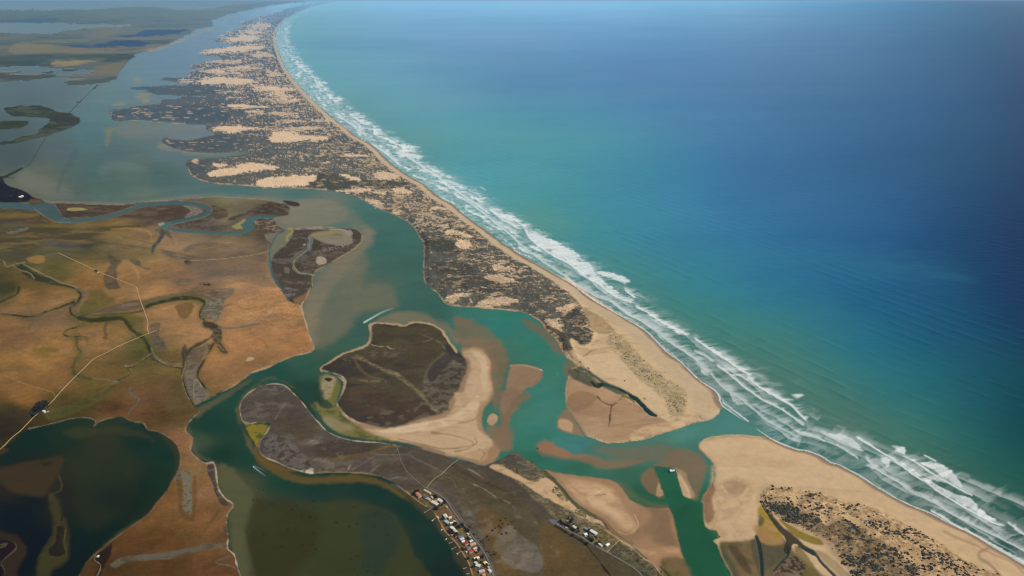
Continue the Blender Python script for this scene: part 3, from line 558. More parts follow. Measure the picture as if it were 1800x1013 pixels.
LAYERS = [
 # dark land and spits on the lagoon's far left
 ('P',K_MARSH,(34,36,38),1,1,"-460,300 -10,312 3,312 12,325 27,330 47,339 60,347 75,352 75,355 50,356 0,357 -460,360",dict(land=True)),
 ('P',K_MARSH,(100,78,54),1.2,.8,"50,354 58,350 75,353 74,356 56,357",{}),
 ('S',K_MARSH,(46,50,48),.7,.9,"-60,316 0,312 16,307 38,296",dict(w=4)),
 ('P',K_MARSH,(74,82,72),1,1,"7,190 30,186 70,186 90,191 100,197 122,199 135,205 142,212 135,220 117,226 100,232 82,240 60,244 32,250 0,254 -60,262 -60,252 0,248 20,246 32,240 65,234 67,227 82,217 83,209 50,205 25,205 15,199",dict(land=True,tx=(90,.4,(54,64,60),.3,2))),
 ('P',K_MARSH,(56,60,64),1.5,.75,"90,206 110,202 135,206 142,212 132,220 105,222 95,214",{}),
 ('P',K_MARSH,(62,68,58),1,1,"-60,213 0,212 32,210 50,212 45,220 25,225 -20,226",dict(land=True,tx=(60,.4,(52,58,54),.3,2))),
 ('P',K_MARSH,(60,70,74),.6,.8,"164,154 171,148 173,150 165,157",{}),('P',K_MARSH,(60,72,76),.6,.8,"134,179 143,178 141,180",{}),
 # mainland: dark marsh along the winding creek
 ('P',K_MARSH,(70,62,54),3,.75,"-60,364 40,362 60,366 70,376 90,390 60,395 20,392 -60,400",dict(tx=(60,.3,(96,82,56),.4,2))),
 ('P',K_PADDOCK,(112,94,52),3,.8,"0,376 60,376 66,380 40,384 0,384",{}),
 ('P',K_MARSH,(70,60,52),2,.85,"95,357 150,360 220,361 262,357 240,366 200,378 160,384 116,385 110,376 100,366",dict(tx=(50,.35,(92,76,62),.4,2))),
 ('P',K_MARSH,(76,64,54),2,.85,"206,383 230,374 262,364 300,359 325,364 328,372 318,380 290,386 250,384",dict(tx=(40,.3,(100,84,66),.4,2))),
 ('P',K_MARSH,(74,62,54),2,.85,"372,362 392,366 400,374 398,382 380,386 372,380 366,388 340,394 312,398 300,394 330,388 362,378 374,370",dict(tx=(40,.3,(98,84,68),.4,2))),
 ('P',K_MARSH,(68,58,52),1.5,.9,"400,386 420,378 445,368 475,355 492,358 508,364 510,368 500,366 492,364 502,372 507,377 497,379 470,377 440,376 425,380 410,388",dict(tx=(30,.2,(100,88,70),.4))),
 ('P',K_MARSH,(66,56,52),.8,1,"498,353 510,353.5 522,356 527,360 520,363 508,361",dict(land=True)),
 ('P',K_MARSH,(92,84,74),1.5,.85,"310,400 330,394 360,398 390,396 410,398 418,404 390,405 350,405 325,402",dict(tx=(14,.4,(70,60,52),.3))),
 ('P',K_MARSH,(80,66,56),1.5,.9,"445,386 470,383 482,388 488,397 496,404 480,408 464,410 455,406 450,396",dict(tx=(16,.35,(128,118,104),.3))),
 ('P',K_BEACH,(112,104,94),1.5,.85,"322,362 345,363 357,370 352,376 335,381 325,384 328,378 335,370",dict(tx=(10,.4,(150,140,120),.3))),
 # the winding creek itself; lens edge darkening is kept in its left-hand colours
 ('S',K_LAGOON,(60,80,78),.8,1,"-60,361 0,361 30,362 60,366 80,370 100,385 118,388",dict(w=11,wl=True)),
 ('P',K_LAGOON,(60,78,75),.9,1,"55,364 75,356 95,358 103,372 112,384 130,386 120,391 104,389 86,383 70,374",{}),
 ('S',K_LAGOON,(62,86,84),.8,1,"108,388 140,388 170,384 200,378 222,371 245,362 275,358 310,357 340,359 360,363 367,370 362,377 345,382 320,388 295,394 284,398",dict(w=6.5,wl=True)),
 ('S',K_LAGOON,(66,94,92),.8,1,"284,397 300,403 330,407 360,409 390,410 420,410 436,406 444,398 437,390 425,394 432,388 450,382 478,382",dict(w=5,wl=True)),
 ('P',K_LAGOON,(66,94,92),.8,1,"424,396 432,387 450,381 452,386 444,392 446,400 438,406 430,405 428,400",{}),
 ('P',K_LAGOON,(64,100,100),.8,1,"281,398 292,391 305,391 296,398 290,402",{}),
 ('S',K_BEACH,(150,138,112),.5,.55,"60,366 70,375 86,385 104,391 125,391",dict(w=1.4)),
 ('S',K_BEACH,(136,126,104),.5,.5,"95,358 103,370 112,383 130,384 165,381 200,374 225,366 245,359 275,354 310,353 345,355 366,361 373,370 366,379 348,385 322,391 300,396",dict(w=1.1)),
 ('P',K_BEACH,(170,158,136),1,.6,"278,394 286,391 290,393 282,397",{}),
 ('P',K_FLAT,(158,148,86),.8,.9,"117,369 125,366 145,366 156,369 145,371.5 125,372",{}),
 ('P',K_FLAT,(112,104,50),.8,.9,"122,369 132,367.5 147,368.5 138,370.5",{}),
 ('S',K_BEACH,(152,140,118),.6,.6,"75,352 95,356 140,358.5 190,360 225,359 255,355 312,352 350,348 380,346 405,347.5 450,350 475,353 495,357",dict(w=1.6)),
 ('P',K_BEACH,(122,112,92),1.5,.7,"75,352 100,354 160,356 190,357 150,359 110,358 85,358",{}),
 ('P',K_FLAT,(146,140,80),1.2,.8,"408,398 420,392 428,386 432,388 422,396 426,402 414,402",{}),
 # island in the bend, upper
 ('P',K_MARSH,(74,66,58),1,1,"517,403 535,401 550,400 570,401 590,402 615,402 628,405 636,415 632,428 620,438 600,450 588,458 575,465 557,475 550,488 549,503 545,512 540,522 532,536 510,530 500,518 492,506 487,500 479,485 477,465 482,448 500,433 508,424 514,412",dict(land=True,tx=(50,.22,(96,88,76),.35))),
 ('P',K_FLAT,(132,122,98),2,.95,"545,412 560,408 590,404 608,407 618,415 619,428 605,433 588,431 570,428 556,422",dict(tx=(40,.3,(112,106,80),.4,2))),
 ('S',K_FLAT,(140,126,50),1,.7,"545,415 565,413 580,410 592,407",dict(w=4)),
 ('S',K_BEACH,(158,150,138),.8,.7,"520,404 550,402 580,404 600,404 612,408 616,414",dict(w=2.4)),
 ('P',K_BEACH,(140,132,124),1,.9,"604,407 616,405 620,412 610,414",{}),
 ('P',K_FLAT,(112,112,104),1.2,.95,"541,418 548,416 550,425 548,436 543,442 540,434 543,426",{}),
 ('S',K_LAGOON,(106,112,102),.7,1,"546,420 545,434 538,442 528,450 518,458 516,466 520,474 527,480 540,482 550,483",dict(w=3.2)),
 ('S',K_FLAT,(136,130,72),.5,.8,"518,458 516,466 520,474 527,480 540,482 552,484",dict(w=1.8)),
 ('S',K_BEACH,(134,128,110),.5,.7,"523,418 536,420 541,430 535,438 524,447 515,455 513,464 516,474 524,481 538,484",dict(w=1.1)),
 ('S',K_FLAT,(146,138,64),1.8,.7,"508,402 514,404 512,410 506,414 504,422",dict(w=5)),
 ('P',K_BEACH,(158,146,122),1,1,"556,454 562,451 572,455 573,462 566,466 558,465",dict(tx=(8,.35,(130,120,100),.3))),
 ('S',K_BEACH,(150,144,132),.5,.8,"536,430 532,436",dict(w=2)),('P',K_BEACH,(120,112,98),1.5,.6,"500,470 510,474 508,482 500,480",{}),
 ('P',K_BEACH,(150,140,122),1,.7,"620,430 600,437 570,443 548,448 560,440 590,434",dict(tx=(8,.6,(80,70,62),.3))),
 ('S',K_BEACH,(152,134,104),.6,.75,"549,503 549,488 557,475 575,466 600,451 620,439 632,429 637,415 629,404 615,401 590,401 550,399 518,402",dict(w=1.6)),
 ('P',K_MARSH,(76,68,66),1,.9,"498,508 512,506 520,514 515,524 506,522",dict(tx=(20,.4,(110,106,104),.3))),
 ('P',K_FLAT,(126,98,64),2,.8,"516,526 530,520 540,512 545,508 540,524 530,536 520,533",{}),
 ('S',K_LAGOON,(62,90,96),.8,.9,"500,406 488,412 480,424 474,440 474,452 476,468 481,485 490,500 500,512",dict(w=2.6)),
 ('S',K_BEACH,(124,112,90),.7,.6,"466,412 470,424 472,436 470,448 472,468 478,488 488,504 500,520",dict(w=1.4)),
 ('S',K_BEACH,(170,150,118),.7,.9,"546,506 537,526 530,538 534,556 540,576 544,591 551,608 550,616 542,620 525,624 500,632 475,644 450,653 440,657 425,669 410,679 390,689 365,702 352,707",dict(w=1.8)),
]
LAYERS += [
 # creeks and wet ground of the mainland
 ('P',K_MARSH,(84,76,62),1.5,.85,"272,405 284,402 296,406 302,418 306,432 300,420 290,414 284,424 275,434 270,448 265,444 268,434 278,420 280,412",dict(tx=(25,.3,(104,98,88),.3))),
 _crk((64,74,74),3.5,"284,404 287,412 281,422 272,432 268,442"),
 ('P',K_MARSH,(84,78,66),2,.8,"284,440 300,444 330,455 350,460 320,460 300,452 288,448",dict(tx=(30,.4,(112,104,90),.3,2))),
 ('P',K_MARSH,(86,78,62),2,.85,"190,445 205,456 214,460 206,470 205,485 208,500 212,508 190,510 182,495 186,478 194,466 190,455",dict(tx=(30,.35,(70,66,56),.3))),
 ('P',K_MARSH,(88,82,66),1.5,.85,"228,459 244,458 250,468 264,474 256,474 240,468",{}),
 ('P',K_MARSH,(70,64,48),4,.88,"0,405 80,400 150,402 210,396 268,392 250,400 190,410 160,420 190,428 120,434 40,440 0,440",dict(tx=(120,.45,(108,92,56),.4,3))),
 ('P',K_MARSH,(78,74,72),2.5,.7,"66,425 110,424 150,432 130,436 80,434",{}),('P',K_MARSH,(120,116,106),1.5,.6,"10,410 30,404 50,400 45,406 20,412",dict(tx=(20,.4,(80,72,56),.3,2))),
 ('P',K_MARSH,(66,58,62),2,.6,"142,434 158,430 164,436 150,440",{}),
 ('P',K_MARSH,(78,70,54),3,.75,"20,452 50,440 60,448 45,462 60,470 40,474 25,466",{}),
 ('P',K_PADDOCK,(148,116,66),2,.8,"48,455 70,450 80,458 70,464 52,462",{}),
 ('P',K_MARSH,(50,54,36),2,.9,"28,466 42,466 58,478 78,488 96,490 110,500 80,498 55,490 38,480",{}),
 _crk((138,124,96),1.4,"-20,448 0,456 8,462 11,470 22,466 34,464 44,462",.8,.5),
 _crk((130,120,94),1.6,"22,467 36,476 52,481 60,490",.7,.6),_crk((126,116,94),2,"42,466 58,474 80,485 98,493 112,500 128,510 140,520",.7,.6),
 ('P',K_PADDOCK,(60,60,30),4,.8,"-40,500 10,500 32,504 30,516 10,528 -40,536",{}),
 _crk((44,46,30),3,"34,506 30,518 14,526 -20,540",.8),
 # big creek running right across: dark mud with pale margins
 ('P',K_MARSH,(112,92,68),2.5,.8,"120,505 138,506 152,512 156,520 146,532 140,545 134,556 124,556 126,540 140,524 134,514",{}),
 _crk((58,54,38),2.4,"90,500 112,503 130,508 142,518 138,530 130,538",.9),_crk((134,116,88),1.2,"118,500 140,508 154,516 152,524 142,536 138,548 146,556",.7,.6),
 _crk((58,52,38),3.5,"138,560 125,552 124,540 130,534",.9),_crk((50,46,34),2.5,"-20,552 10,553 40,557 65,557 80,550 100,543 130,532",.85),
 _crk((122,108,92),2.5,"0,551 30,552",.6),_crk((112,96,74),5,"60,560 80,554 105,546 125,538",.5,2),
 ('P',K_MARSH,(88,84,44),5,.75,"140,556 142,540 156,522 158,512 180,508 188,520 200,530 192,540 170,546 150,552",{}),
 ('P',K_MARSH,(94,80,64),2,.9,"150,552 180,544 215,534 240,528 260,526 290,520 330,514 355,512 380,508 410,508 408,518 395,528 388,545 384,560 375,565 362,562 352,555 352,540 362,530 355,524 335,524 300,530 260,538 230,548 190,554 150,558",dict(tx=(45,.3,(112,96,80),.35,2))),
 _crk((48,54,32),5,"256,540 275,534 300,528 325,525 345,526 358,530",.85,1.4),_crk((118,104,82),1.4,"142,553 180,552 215,549 240,545 255,540",.8,.6),
 _crk((52,50,36),2,"144,554 180,555 220,552 252,547",.6),
 _crk((54,56,30),7,"140,560 160,564 185,562 205,560 218,562 226,572 238,584 250,594 258,604 264,618 268,630",.85,1.8),
 ('P',K_MARSH,(92,86,46),4.5,.75,"190,556 225,554 250,560 254,575 244,588 230,572 215,560",{}),
 ('P',K_MARSH,(96,90,76),2,.9,"360,530 380,524 390,530 392,545 386,560 378,568 366,560 358,558 354,545",dict(tx=(12,.4,(124,116,100),.3))),
 _crk((46,48,38),2.2,"337,526 350,526 360,534 352,548 352,558 362,566 375,574 384,578",.8),
 ('P',K_MARSH,(56,52,44),2,.9,"356,566 372,566 388,576 390,590 388,604 378,604 372,596 360,604 340,618 330,628 324,622 340,608 360,598 374,588 368,580 356,576",{}),
 _crk((118,108,92),1.2,"354,558 358,576 370,582 376,590",.7,.5),_crk((104,96,84),3,"384,578 410,578 430,575 455,570",.7,1),_crk((96,88,78),1.5,"455,570 480,572",.5,1),
 _crk((70,62,50),3,"386,604 392,612 398,620 390,618 384,610",.8),
 ('P',K_MARSH,(104,96,78),2,.9,"330,625 345,612 365,604 372,610 366,622 352,636 344,650 338,662 328,655 326,640",dict(tx=(14,.35,(84,74,58),.3))),
 ('P',K_MARSH,(96,80,62),1,.9,"340,616 358,610 362,616 356,632 345,645 337,648 336,632",{}),
 ('P',K_MARSH,(112,104,88),2,.9,"326,655 340,650 350,640 352,650 346,662 352,672 362,684 370,694 360,704 345,712 335,700 328,680",dict(tx=(14,.3,(92,84,66),.3))),
 _crk((50,46,38),2,"375,605 366,622 356,640 348,655 350,668 362,684",.8),_crk((140,130,112),1,"362,690 355,700 342,700 342,672 348,670 356,684",.7,.5),
 _crk((48,44,34),2.4,"322,622 323,640 320,660 324,680 332,698 340,712",.85),_crk((132,122,104),1.2,"326,622 326,640 322,654 320,668 326,690 334,704",.6,.5),
 ('P',K_MARSH,(66,62,54),2,.85,"322,612 326,608 329,620 328,632 323,640 320,630",{}),
 ('P',K_MARSH,(98,86,72),2,.85,"262,574 274,569 282,571 280,590 290,602 292,612 286,620 278,616 276,608 270,612 268,600 264,590",dict(tx=(20,.3,(80,72,60),.3))),
 _crk((38,40,30),2.6,"248,594 256,600 262,614 266,628",.9),_crk((140,130,116),1.2,"280,635 290,641 305,644 320,645",.85,.6),_crk((70,60,46),1.6,"264,628 276,636 290,643 306,646 320,648",.85,.6),_crk((126,112,96),2,"266,612 272,626 285,636 300,640 318,640",.55,.8),
 _crk((132,122,106),1.2,"266,622 250,634 232,644 220,644 231,650 228,658 215,668 204,673",.75,.5),_crk((56,52,32),1.4,"266,625 250,636 233,646 222,648 229,654 224,662 208,670",.7,.5),
 _crk((110,102,82),2,"204,673 192,678 182,688 176,696",.7,.8),_crk((116,106,84),1.8,"148,660 165,666 185,668 204,672",.6,.8),
 _crk((60,62,36),5,"135,594 136,610 142,622 132,636 128,648 132,658 144,664 160,668",.5,2),_crk((110,100,74),1.2,"140,592 150,598 154,604 150,614 142,624 134,636",.7,.5),
 _crk((50,48,34),1.6,"148,568 140,574 120,580 112,588 118,592 135,592 150,594 154,602",.85,.5),_crk((120,106,78),1,"145,572 120,578 110,586 114,594 135,590",.6,.5),
 _crk((86,72,56),4,"187,568 184,578 186,590 184,596",.6,2),
 _crk((104,92,80),3,"229,682 228,690 236,698 244,702 240,712 230,722 226,728",.75,1),_crk((74,72,38),5,"88,730 120,722 160,704 185,690 200,680",.6,3),
 _crk((88,80,40),4,"46,536 60,560 50,580 70,600 90,604",.25,3),
 ('P',K_PADDOCK,(84,80,34),3,.5,"56,612 90,612 104,618 80,622 60,620",{}),
 ('P',K_PADDOCK,(104,82,50),1.2,.75,"308,538 330,533 340,536 338,548 330,560 318,560 312,548",{}),
 ('P',K_BEACH,(178,156,120),1,.9,"432,634 438,629 447,630 443,635 434,637",{}),
 ('P',K_MARSH,(60,56,50),1,.85,"324,460 334,458 338,463 328,466",{}),('P',K_MARSH,(36,34,30),.7,.9,"349,500 356,497 366,498 374,501 366,504 356,502",dict(tx=(12,.4,(120,96,66),.3))),
 ('P',K_MARSH,(96,86,74),2,.7,"320,440 350,426 390,428 410,432 380,438 345,444",dict(tx=(30,.4,(124,104,76),.4,2))),
 ('P',K_MARSH,(62,50,46),3,.4,"0,726 40,720 60,728 50,748 20,760 -30,760",{}),
 # shore rims
 ('S',K_BEACH,(150,136,108),.6,.85,"351,724 340,734 330,746 326,758 339,771 335,791 347,806 362,815 375,813",dict(w=1.8)),
 ('S',K_BEACH,(130,118,94),.6,.8,"50,754 95,744 120,737 150,734 168,740 165,750 172,743 186,737 208,733 216,733 232,741 252,744 260,756 278,759 300,772 314,790 317,813 311,832 307,846",dict(w=1.5)),
 ('S',K_BEACH,(112,96,70),.6,.8,"292,865 275,885 260,905 240,920 215,937 190,955 170,972 150,992 138,1014",dict(w=1.6)),
 ('P',K_MARSH,(66,58,54),1,.9,"364,818 372,815 378,822 378,838 384,860 392,876 402,888 390,888 380,872 374,850 366,834",dict(tx=(12,.2,(92,86,80),.3))),
 ('S',K_BEACH,(160,150,132),.6,.95,"362,815 374,813 379,822 381,842 385,862 398,878 410,888 400,904 398,924 401,944 400,964 412,976 417,996 424,1016",dict(w=2.2,j=.8)),
 ('P',K_BEACH,(110,106,90),1.6,.9,"314,829 322,828 330,832 340,830 336,842 337,880 337,902 330,904 322,895 321,865 318,845 312,845",dict(tx=(10,.25,(84,76,66),.3))),
 ('P',K_PADDOCK,(76,64,36),2.5,.5,"312,840 322,850 320,890 328,905 338,905 338,850 345,840 345,905 332,918 316,900",{}),
 ('P',K_BEACH,(96,92,76),2.0,.85,"195,994 215,982 250,976 290,972 320,968 350,960 372,956 398,957 396,964 370,966 345,972 320,978 300,984 260,986 220,990 205,998",dict(tx=(14,.35,(80,72,60),.3,2))),
 ('P',K_MARSH,(40,32,28),1,.95,"165,985 172,975 186,964 197,956 196,968 190,985 182,1000 172,1020 168,1010 174,998",{}),
 ('S',K_BEACH,(140,128,104),.5,.9,"168,978 167,986 175,992 177,1000 171,1014",dict(w=1.5)),
 ('S',K_MARSH,(96,90,82),.8,.8,"405,978 392,984 380,988 384,993 398,994 412,998",dict(w=2.5)),
 ('P',K_MARSH,(80,72,62),.8,.8,"392,926 398,926 400,934 394,936",{}),
 # islets of the dark lagoon
 ('P',K_MARSH,(30,24,16),1,1,"-80,944 0,949 15,949 27,956 26,966 12,979 4,990 8,1003 6,1030 -80,1040",dict(land=True)),
 ('S',K_BEACH,(96,86,68),.6,.8,"15,949 27,956 27,966 12,979 2,991 8,1003 7,1020",dict(w=1.8)),
 ('P',K_MARSH,(44,38,24),1.2,1,"100,924 112,925 115,934 112,954 116,971 108,978 96,979 86,974 85,964 96,954 99,934",dict(land=True)),
 ('S',K_BEACH,(92,84,60),.7,.75,"100,924 112,925 115,934 112,954 116,971 108,978 96,979 86,974 85,964",dict(w=1.6)),
 ('P',K_MARSH,(48,40,30),1,.9,"70,814 84,812 94,811 90,817 80,822 74,818",{}),('S',K_BEACH,(82,74,58),.6,.7,"74,820 82,823 90,818 96,812",dict(w=1.4)),
 _crk((70,62,40),3,"104,838 108,850 106,862 90,870 88,880",.6,1.2),_crk((16,16,10),2,"104,885 110,895 108,915",.6,1),
]
LAYERS += [
 ('P',K_MARSH,(104,92,76),5,.55,"330,462 360,458 420,462 455,470 470,490 480,505 440,500 400,492 360,482 335,475",dict(tx=(60,.4,(122,100,72),.5,2))),
 ('P',K_MARSH,(92,84,70),2,.6,"305,494 320,490 334,492 330,502 314,504 304,500",dict(tx=(14,.3,(118,98,72),.3))),
 _crk((104,88,62),1.6,"200,412 230,420 262,428 300,432",.5,1.5),_crk((92,80,56),2.4,"150,425 200,430 250,436 300,444 340,452",.5,2),_crk((112,92,64),1.4,"175,448 190,440 212,436 236,440",.45,1.2),
 _crk((176,134,86),2.4,"196,404 232,402 262,408 266,420",.4,2),_crk((178,132,84),3,"210,470 226,464 240,476 244,492",.35,3),_crk((118,86,54),1.2,"438,575 446,590 462,600 470,612",.5,.8),_crk((122,90,56),1.2,"470,560 490,552 510,556",.45,.8),
 _crk((120,88,52),1.4,"40,590 70,604 96,616 120,630",.4,1.2),_crk((96,82,44),3,"20,610 50,622 84,626",.4,2.5),_crk((104,86,46),3.4,"70,640 90,636 108,644",.35,2.5),
 _crk((108,82,50),1.2,"390,540 410,536 430,544 452,540",.45,.8),_crk((112,84,52),1.1,"300,600 312,592 326,596",.45,.8),
 _crk((88,74,40),2.4,"340,960 356,940 372,918 386,896",.5,1.6),_crk((94,74,42),1.6,"250,975 280,968 300,972",.35,1.2),
 # island D with pale rim
 ('P',K_BEACH,(168,146,112),1.2,1,"650,569 690,569 712,570 725,566 752,567 774,576 787,592 797,608 803,620 790,640 700,740 655,754 622,743 603,730 592,714 597,694 603,678 601,670 586,663 565,654 563,648 574,638 600,623 625,613 644,605 650,590",dict(land=True)),
 ('P',K_MARSH,(63,57,52),.9,1,ISL_D,dict(land=True,tx=(120,.45,(78,70,54),.6,1.5))),
 ('P',K_MARSH,(78,70,52),6,.5,"656,580 760,575 780,600 770,640 740,640 700,610 660,605",{}),
 ('P',K_MARSH,(78,60,46),6,.4,"600,690 680,690 740,715 750,730 680,745 620,725",{}),
 ('P',K_MARSH,(98,90,76),3,.85,"762,650 775,635 790,625 812,624 824,640 824,656 815,676 808,690 806,702 790,712 786,728 770,732 764,720 756,705 745,695 742,680 748,668 756,665",dict(tx=(16,.42,(70,64,54),.35))),
 ('P',K_MARSH,(64,58,56),2.5,.9,"758,640 775,630 795,624 792,640 778,650 768,664 758,672 752,656",{}),
 ('P',K_MARSH,(60,55,54),1.5,.8,"785,600 795,615 802,622 815,622 822,632 812,640 798,634 788,622 783,610",{}),
 ('S',K_MARSH,(104,92,64),2.5,.55,"628,628 640,634 655,642 676,652 700,660 716,674 732,686 745,700 756,714 770,726",dict(w=6,tx=(10,.4,(150,134,100),.3))),
 ('S',K_BEACH,(128,116,90),2.2,.5,"672,650 690,658 706,668 722,680 738,694 752,708",dict(w=4,tx=(8,.45,(84,74,58),.3))),
 ('S',K_MARSH,(104,88,52),2,.6,"622,630 630,645 640,656 655,664 672,668",dict(w=4)),
 ('S',K_BEACH,(118,106,78),1.5,.6,"630,668 650,672 668,670 676,668 678,674 664,678 652,684",dict(w=3,tx=(8,.35,(70,62,54),.3))),
 ('S',K_MARSH,(104,96,72),2,.55,"780,622 768,632 756,644 748,660 746,674",dict(w=4)),
 _crk((140,126,104),1.5,"652,606 660,609 670,610 680,609 685,613 694,614",.85,.4),
 _crk((104,94,74),1.2,"744,590 752,593 760,596 752,600 744,602",.6,.6),_crk((112,102,74),2,"768,600 776,606 782,614",.5,1),
 ('S',K_BEACH,(176,160,132),.7,.85,"650,754 680,758 655,752 625,741 607,729 594,713 599,696 607,680 608,670 598,661 580,655 567,651",dict(w=2)),
 # sand east of it
 ('P',K_BEACH,(150,122,92),3,1,ISL_E,dict(land=True)),
 ('P',K_BEACH,(184,156,122),4,1,"815,618 828,615 842,616 852,624 858,640 860,662 862,686 855,702 843,716 838,734 842,752 856,768 866,778 860,790 850,808 838,810 815,804 780,796 745,784 700,776 660,765 640,756 660,756 690,755 740,744 780,735 796,718 802,706 800,692 815,690 820,672 828,655 826,636 816,626",dict(tx=(60,.3,(170,142,108),.5,2))),
 ('P',K_BEACH,(206,180,144),2,.7,"686,752 740,745 790,733 820,715 840,695 838,720 800,745 750,756 700,762 660,760",dict(tx=(30,.35,(186,158,124),.4,3))),
 ('P',K_BEACH,(200,174,140),2,.6,"828,618 845,622 855,640 856,665 852,690 846,670 846,640 834,626",{}),
 _crk((124,96,70),1.6,"700,772 740,782 780,790 820,786 838,780 834,770",.5,1),_crk((128,102,76),2,"760,762 790,765 825,775 832,782 822,790 800,795",.5,1.2),_crk((136,110,82),1.6,"806,745 830,740 845,728",.4,1),
 _crk((134,106,78),1.8,"842,790 852,798 846,808",.5,1),_crk((128,104,80),3,"700,778 740,786 780,797",.5,1),
 # weedy channel between D and F
 ('P',K_FLAT,(112,106,54),4,.95,"548,708 565,712 575,718 596,716 602,730 620,744 640,756 660,766 690,778 660,776 630,772 600,764 580,752 565,738 552,722",dict(tx=(40,.4,(84,84,40),.4))),
 ('P',K_FLAT,(150,136,104),3,.95,"566,664 580,660 590,665 592,675 586,688 582,705 574,704 568,688 564,674",dict(tx=(30,.25,(120,116,60),.4))),
 ('P',K_FLAT,(104,104,42),3,.85,"588,670 597,676 598,690 590,700 588,712 578,716 574,706 584,694",{}),
 ('P',K_FLAT,(138,124,90),4,.85,"565,735 580,733 600,742 620,752 600,758 580,752 568,745",{}),
 ('P',K_MARSH,(50,52,36),.8,1,"570,666 577,664 584,666 580,669 573,669",{}),
 ('S',K_LAGOON,(44,76,68),1.5,.9,"568,655 580,658 592,663 600,672 600,684 596,698 594,708",dict(w=4)),
 ('P',K_LAGOON,(36,62,56),3,.9,"520,672 545,684 552,700 548,712 535,700 522,688",{}),
 ('P',K_LAGOON,(46,76,66),2.5,1,"552,712 562,730 575,748 600,764 640,772 680,775 715,780 740,788 720,788 690,782 650,780 620,776 590,766 570,750 556,732",{}),
 ('P',K_LAGOON,(40,62,50),2,.8,"560,700 575,706 584,716 575,718 562,714",{}),
 # island F
 ('P',K_MARSH,(78,70,62),.9,1,ISL_F,dict(land=True,tx=(70,.3,(90,82,70),.5,1.5))),
 ('P',K_MARSH,(82,74,52),14,.8,"740,850 780,860 860,920 900,1020 1000,1060 1100,1050 1130,1000 1060,960 1000,930 940,890 900,860 860,840 800,820",{}),
 ('P',K_MARSH,(94,88,72),8,.6,"770,862 800,858 840,880 860,905 850,920 825,915 800,890",dict(tx=(40,.4,(84,76,58),.4))),
 ('P',K_MARSH,(92,72,42),8,.75,"840,890 870,900 900,940 880,960 860,970 850,940 838,915",{}),
 ('P',K_MARSH,(98,76,44),8,.75,"870,965 900,985 910,1040 880,1040 872,1000",{}),
 ('P',K_MARSH,(96,76,46),8,.7,"960,920 1000,950 1040,975 1075,1010 1060,1040 960,1040 955,1000 950,960",{}),
 ('P',K_MARSH,(108,100,88),3,.85,"868,962 880,940 895,925 920,945 945,965 955,985 952,1000 940,1008 905,1000 885,990 878,975",dict(tx=(60,.3,(98,90,74),.4))),
 _crk((112,104,70),1.2,"950,960 956,980 958,1000 948,1012",.5,.7),
 ('P',K_MARSH,(108,100,88),3,.75,"903,890 925,900 940,915 950,928 935,925 918,915 904,905",dict(tx=(40,.4,(90,80,60),.4))),
 ('P',K_MARSH,(100,94,88),5,.75,"466,768 490,765 520,785 540,805 552,830 530,828 508,820 488,808 468,798 462,782",dict(tx=(14,.45,(66,60,54),.3))),
 ('P',K_MARSH,(108,102,96),2.5,.6,"455,684 480,677 500,680 508,688 490,690 470,688 450,692",dict(tx=(9,.4,(70,62,56),.3))),
 ('P',K_MARSH,(78,68,52),5,.7,"480,735 530,735 560,755 545,770 500,760 480,748",{}),
 ('P',K_MARSH,(128,124,118),1.2,.6,"545,776 560,774 570,779 555,782",dict(tx=(8,.4,(80,74,66),.3,2))),
 ('P',K_BEACH,(196,182,158),1.2,.95,"532,829 540,826 549,823 552,832 545,834",dict(tx=(6,.3,(120,104,84),.3))),
 ('P',K_MARSH,(62,56,48),4,.6,"560,775 640,780 660,790 620,800 580,806 556,800",{}),
 ('P',K_MARSH,(70,60,46),4,.6,"665,815 700,810 730,815 760,828 740,838 700,834 670,830",{}),
 _crk((98,78,44),4,"570,812 600,806 625,802 650,796 675,788 694,783",.8,1.5),
 _crk((118,110,98),2.5,"620,826 640,814 660,802 680,800",.4,1.5),_crk((110,104,92),2,"650,832 662,822 672,814",.4,1.2),
 _crk((104,98,84),8,"545,825 570,815 600,815 630,812",.35,3),
 _crk((112,106,98),3,"685,842 700,840 715,842",.6,1.2),_crk((104,98,88),5,"690,852 705,860 722,866",.3,2),
 _crk((118,112,102),1.1,"484,738 494,720 505,706 514,697",.3,.8),_crk((128,122,112),1.1,"612,826 616,818",.8,.4),
 _road((124,114,98),1.2,"760,859 772,844 787,840 797,847 802,858",.55,.7),
 _road((126,118,104),1.2,"660,798 675,801 700,800 720,801 730,808 750,816 767,825 785,834",.6,.7),
 _road((118,110,96),1.1,"806,817 825,828 850,842",.5,.7),_crk((142,136,126),1,"822,824 836,832 850,842",.5,.6),_road((112,104,88),1.1,"780,828 800,840 840,854 870,872 900,884",.4,.8),
 _crk((140,134,124),1.2,"830,852 842,856 850,860 862,868",.5,.7),_crk((132,126,114),1.2,"865,870 872,876",.6,.7),_crk((132,126,114),1.2,"885,880 896,886",.4,.8),
 _crk((62,54,44),4,"700,836 740,840 780,846",.3,2),_crk((60,52,44),5,"790,815 840,845 880,860 900,872",.4,3),_crk((60,54,48),1,"720,786 716,800",.4,.6),
 # gardens, shore path and beach by the village
 ('P',K_PADDOCK,(120,92,58),3,.75,"722,862 745,858 775,876 795,900 815,928 838,958 855,990 862,1020 836,1020 828,995 815,974 800,952 786,938 774,918 764,902 745,888 730,876",dict(tx=(9,.4,(88,82,50),.4))),
 ('P',K_PADDOCK,(108,104,62),1.5,.8,"808,930 820,928 828,938 822,944 808,942",{}),
 ('S',K_BEACH,(178,140,100),.8,.85,"716,866 732,879 745,888 762,900 773,918 784,936 800,952 812,970 824,990 832,1016",dict(w=1.8)),
 _crk((78,66,44),5,"712,868 745,892 763,908 776,932 793,952 808,972 820,994 826,1016",.6,2),
